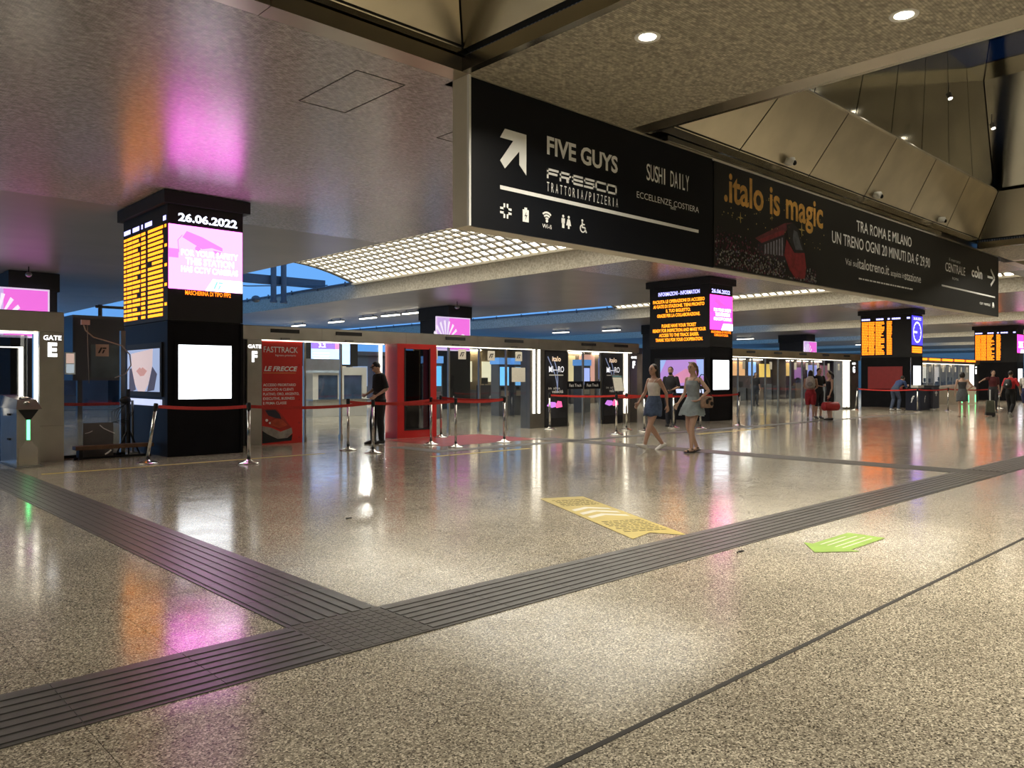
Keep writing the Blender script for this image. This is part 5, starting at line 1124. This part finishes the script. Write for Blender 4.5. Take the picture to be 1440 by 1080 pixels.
# bag on the near shoulder of the second woman
fx, fy = WALK; n_ = math.hypot(fx, fy); fx /= n_; fy /= n_; lx, ly = -fy, fx
def rel(o, f_, l_, z): return (o[0]+fx*f_+lx*l_, o[1]+fy*f_+ly*l_, z)
bp = rel((12.90, 8.67), -.10, .27, .86)
t = thing('shoulder_bag', 'tan and dark patterned shoulder bag on the second walking woman', 'bag', bp, math.atan2(-fx, fy))
m = MB().loft([(V((0, 0, .0)), .06, .13), (V((0, 0, .05)), .075, .15), (V((0, 0, .19)), .065, .145), (V((0, 0, .22)), .03, .12)], 14); m.build('body', mat('bag_tan', (.30, .19, .13), .6, 0, .3, 18), t, True)
MB().ell((-.072, .05, .12), .012, .035, .05).ell((-.072, -.06, .08), .012, .04, .04).ell((-.07, -.01, .17), .012, .05, .025).build('pattern_patches', M_blackm, t, True)
MB().tube([(.0, .10, .2), (.05, .12, .42), (.07, .12, .58), (.05, .09, .635), (.03, .02, .62), (.0, -.05, .45), (.0, -.11, .21)], .010, 6).build('strap', M_blackm, t, True)
# man in black standing at the barrier, looking down
person('man in black polo and trousers looking down beside the red door', (9.60, 14.45, 0), (-.88, .12), 1.80, FB,
    dict(hea=(0, .075, 1.61), nec=(0, .01, 1.475), elL=(-.235, -.06, 1.16), wrL=(-.20, .16, 1.02), elR=(.225, .0, 1.15), wrR=(.13, .24, 1.04), anR=(.10, .09, .085), knR=(.10, .09, .5)),
    [('shirt', (.008, .008, .010)), ('trousers', (.008, .008, .009)), ('belt_pack', (.02, .02, .02))], ('cap', (.010, .010, .014)), .010, False, head_pitch=28, shoes=(.012, .012, .012))
person('bearded man in black t-shirt standing behind the belt', (19.30, 13.75, 0), (-.85, -.25), 1.76, FA,
    dict(elL=(-.24, -.02, 1.16), wrL=(-.10, .18, 1.08), elR=(.23, .0, 1.15), wrR=(.10, .2, 1.05)),
    [('shirt', (.012, .012, .016)), ('trousers', (.012, .014, .022))], ('short', (.012, .010, .009), 'beard'), .012, False, head_yaw=10, shoes=(.02, .02, .02))
person('long-haired woman in red shorts with a pale backpack', (26.07, 12.78, 0), (.85, .35), 1.70, FA,
    dict(elR=(.22, .10, 1.17), wrR=(.14, .30, 1.08), elL=(-.22, .08, 1.17), wrL=(-.12, .30, 1.06), hea=(0, .05, 1.625)),
    [('camisole', (.36, .20, .16), dict(bot=.2)), ('shorts', (.34, .02, .03), dict(len=.46))], ('long', (.016, .012, .012)), .012, True, head_pitch=14, shoes=(.6, .58, .56))
t = thing('backpack', 'pale grey backpack on the long-haired woman in red shorts', 'backpack', (25.86, 12.69, 1.10), math.atan2(-.85, .35))
MB().loft([(V((0, -.02, 0)), .14, .08), (V((0, -.03, .12)), .16, .10), (V((0, -.02, .30)), .14, .08), (V((0, 0, .38)), .08, .04)], 14).build('body', mat('bag_pale', (.46, .43, .38), .7, 0, .2, 12), t, True)
MB().ell((0, -.12, .12), .10, .035, .08).build('pocket', mat('bag_shade', (.25, .23, .21), .7), t, True)
person('man in black t-shirt and dark shorts reading in the middle of the group', (27.0, 12.95, 0), (-.5, -.7), 1.80, FA,
    dict(elR=(.23, .04, 1.17), wrR=(.10, .26, 1.12), elL=(-.23, .04, 1.17), wrL=(-.10, .26, 1.12), hea=(0, .06, 1.62)),
    [('shirt', (.010, .010, .012)), ('shorts', (.012, .013, .018), dict(len=.60))], ('short', (.02, .014, .01)), .012, False, head_pitch=20, shoes=(.02, .02, .02))
person('woman in a short black outfit with ponytail holding a red bag', (26.10, 12.12, 0), (-.75, .62), 1.66, FB,
    dict(elL=(-.22, .02, 1.14), wrL=(-.20, .10, .90), elR=(.36, -.14, 1.16), wrR=(.20, -.06, .98), knL=(-.08, .02, .5)),
    [('camisole', (.008, .008, .010), dict(bot=.14)), ('shorts', (.008, .008, .010), dict(len=.34, flare=.03))], ('pony', (.014, .011, .010)), .012, True, shoes=(.015, .015, .015))
t = thing('travel_bag', 'bright red travel bag held by the woman in black', 'bag', (25.95, 12.02, .34), math.atan2(-.62, .75)+R(15))
MB().loft([(V((-.30, 0, .14)), .11, .13), (V((-.27, 0, .14)), .14, .15), (V((.27, 0, .14)), .14, .15), (V((.30, 0, .14)), .11, .13)], 14, side=(0, 1, 0)).build('body', mat('bag_red', (.45, .02, .02), .5, 0, .12, 8), t, True)
MB().tube([(-.12, 0, .27), (-.10, 0, .40), (0, 0, .46), (.10, 0, .40), (.12, 0, .27)], .012, 6).build('handle', mat('bag_red_dark', (.25, .015, .015), .5), t, True); MB().box(-.24, .24, -.004, .004, .285, .30).build('zip', M_letg, t)
person('man in blue t-shirt and jeans leaning forward on the service desk', (36.05, 13.75, 0), (.95, -.25), 1.76, FA,
    dict(pel=(0, -.10, .92), wai=(0, .02, 1.06), che=(0, .20, 1.20), nec=(0, .34, 1.30), hea=(0, .45, 1.41), shL=(-.175, .30, 1.25), shR=(.175, .30, 1.25), elL=(-.20, .42, 1.0), elR=(.20, .42, 1.0), wrL=(-.10, .62, 1.07), wrR=(.10, .62, 1.07), hiL=(-.088, -.10, .90), hiR=(.088, -.10, .90), knL=(-.09, -.06, .49), knR=(.10, .08, .5), anL=(-.09, -.22, .085), anR=(.10, .0, .085)),
    [('shirt', (.035, .06, .16)), ('trousers', (.05, .07, .12))], ('short', (.02, .015, .012)), .012, False, shoes=(.55, .55, .55))
person('woman with short dark hair in a grey playsuit seen from behind', (32.09, 9.89, 0), (.85, .45), 1.66, FB,
    dict(elR=(.33, -.08, 1.20), wrR=(.18, .04, 1.03), elL=(-.24, -.03, 1.14), wrL=(-.25, .02, .90)),
    [('strapless', (.06, .062, .07), dict(bot=.2)), ('skirt', (.10, .105, .115), dict(top=.25, z=.60, flare=.03, fold=.03))], ('bob', (.014, .011, .010)), .012, True, shoes=(.05, .02, .015), sandals=True)
person('traveller in a red t-shirt and black trousers walking away', (33.39, 8.67, 0), (.80, -.10), 1.70, FA,
    dict(knL=(-.09, .12, .50), anL=(-.09, .18, .09), knR=(.09, .02, .48), anR=(.09, -.24, .16), elL=(-.26, -.04, 1.15), wrL=(-.30, -.10, .90), elR=(.28, .02, 1.16), wrR=(.30, .14, 1.0)),
    [('shirt', (.52, .025, .03)), ('trousers', (.010, .010, .012))], ('short', (.03, .022, .018)), .012, False, shoes=(.4, .4, .38), toeR=-.5)
t = thing('backpack', 'small dark backpack on the traveller in red', 'backpack', (33.18, 8.70, 1.05), math.atan2(-.8, -.1))
MB().loft([(V((0, 0, 0)), .12, .07), (V((0, -.02, .12)), .15, .10), (V((0, 0, .30)), .11, .06), (V((0, .01, .34)), .05, .03)], 14).build('body', mat('bag_black', (.02, .02, .022), .6), t, True); MB().ell((0, -.125, .14), .03, .01, .03).build('badge', M_let, t, True)
t = thing('suitcase', 'dark green cabin suitcase pulled by the traveller in red', 'suitcase', (32.95, 9.22, 0), R(20))
MB().hexa([(-.24, -.14, .07), (.24, -.14, .07), (.24, .14, .07), (-.24, .14, .07), (-.18, -.12, .60), (.18, -.12, .60), (.18, .12, .60), (-.18, .12, .60)]).build('shell', mat('case_green', (.06, .065, .04), .6, 0, .2, 6), t)
MB().box(-.26, .26, -.15, .15, .05, .16).build('base', M_blackm, t)
for a in (-.10, .10): MB().cyl((a, 0, .58), (a, 0, .98), .013, n=8).build('handle_rod', M_white, t)
MB().cyl((-.12, 0, .98), (.12, 0, .98), .018, n=8).build('handle', M_white, t)
for a in (-.2, .2): MB().cyl((a-.015, -.1, .03), (a+.015, -.1, .03), .03, n=12).build('wheel', M_blackm, t)
MB().tube([(-.22, -.15, .2), (-.14, -.14, .4), (-.18, -.13, .58)], .012, 6).tube([(.22, -.15, .2), (.14, -.14, .4), (.18, -.13, .58)], .012, 6).build('piping', M_cream, t)
person('walker in a white top and navy shorts beside the traveller in red', (34.55, 8.45, 0), (.80, -.10), 1.72, FB,
    dict(knL=(-.09, .10, .50), anL=(-.09, .14, .09), anR=(.09, -.2, .12), knR=(.09, .02, .49)), [('shirt', (.55, .52, .48)), ('shorts', (.02, .025, .09), dict(len=.5))], ('pony', (.22, .13, .07)), .012, True, shoes=(.4, .3, .2))
person('person in dark red top with an arm raised at the far right', (37.2, 10.3, 0), (-.6, -.5), 1.76, FA,
    dict(elR=(.36, .10, 1.38), wrR=(.55, .20, 1.30)), [('shirt', (.09, .012, .015)), ('trousers', (.03, .03, .035))], ('short', (.03, .02, .015)), .012, False, shoes=(.05, .05, .05))
person('person in dark clothes behind the glass of the gate lettered G', (36.65, 20.9, 0), (-.5, -.6), 1.72, FA, {}, [('shirt', (.02, .02, .025)), ('trousers', (.02, .025, .04))], ('long', (.015, .012, .01)), .014, True, shoes=(.03, .03, .03))
finish_remesh()
finish_texts()
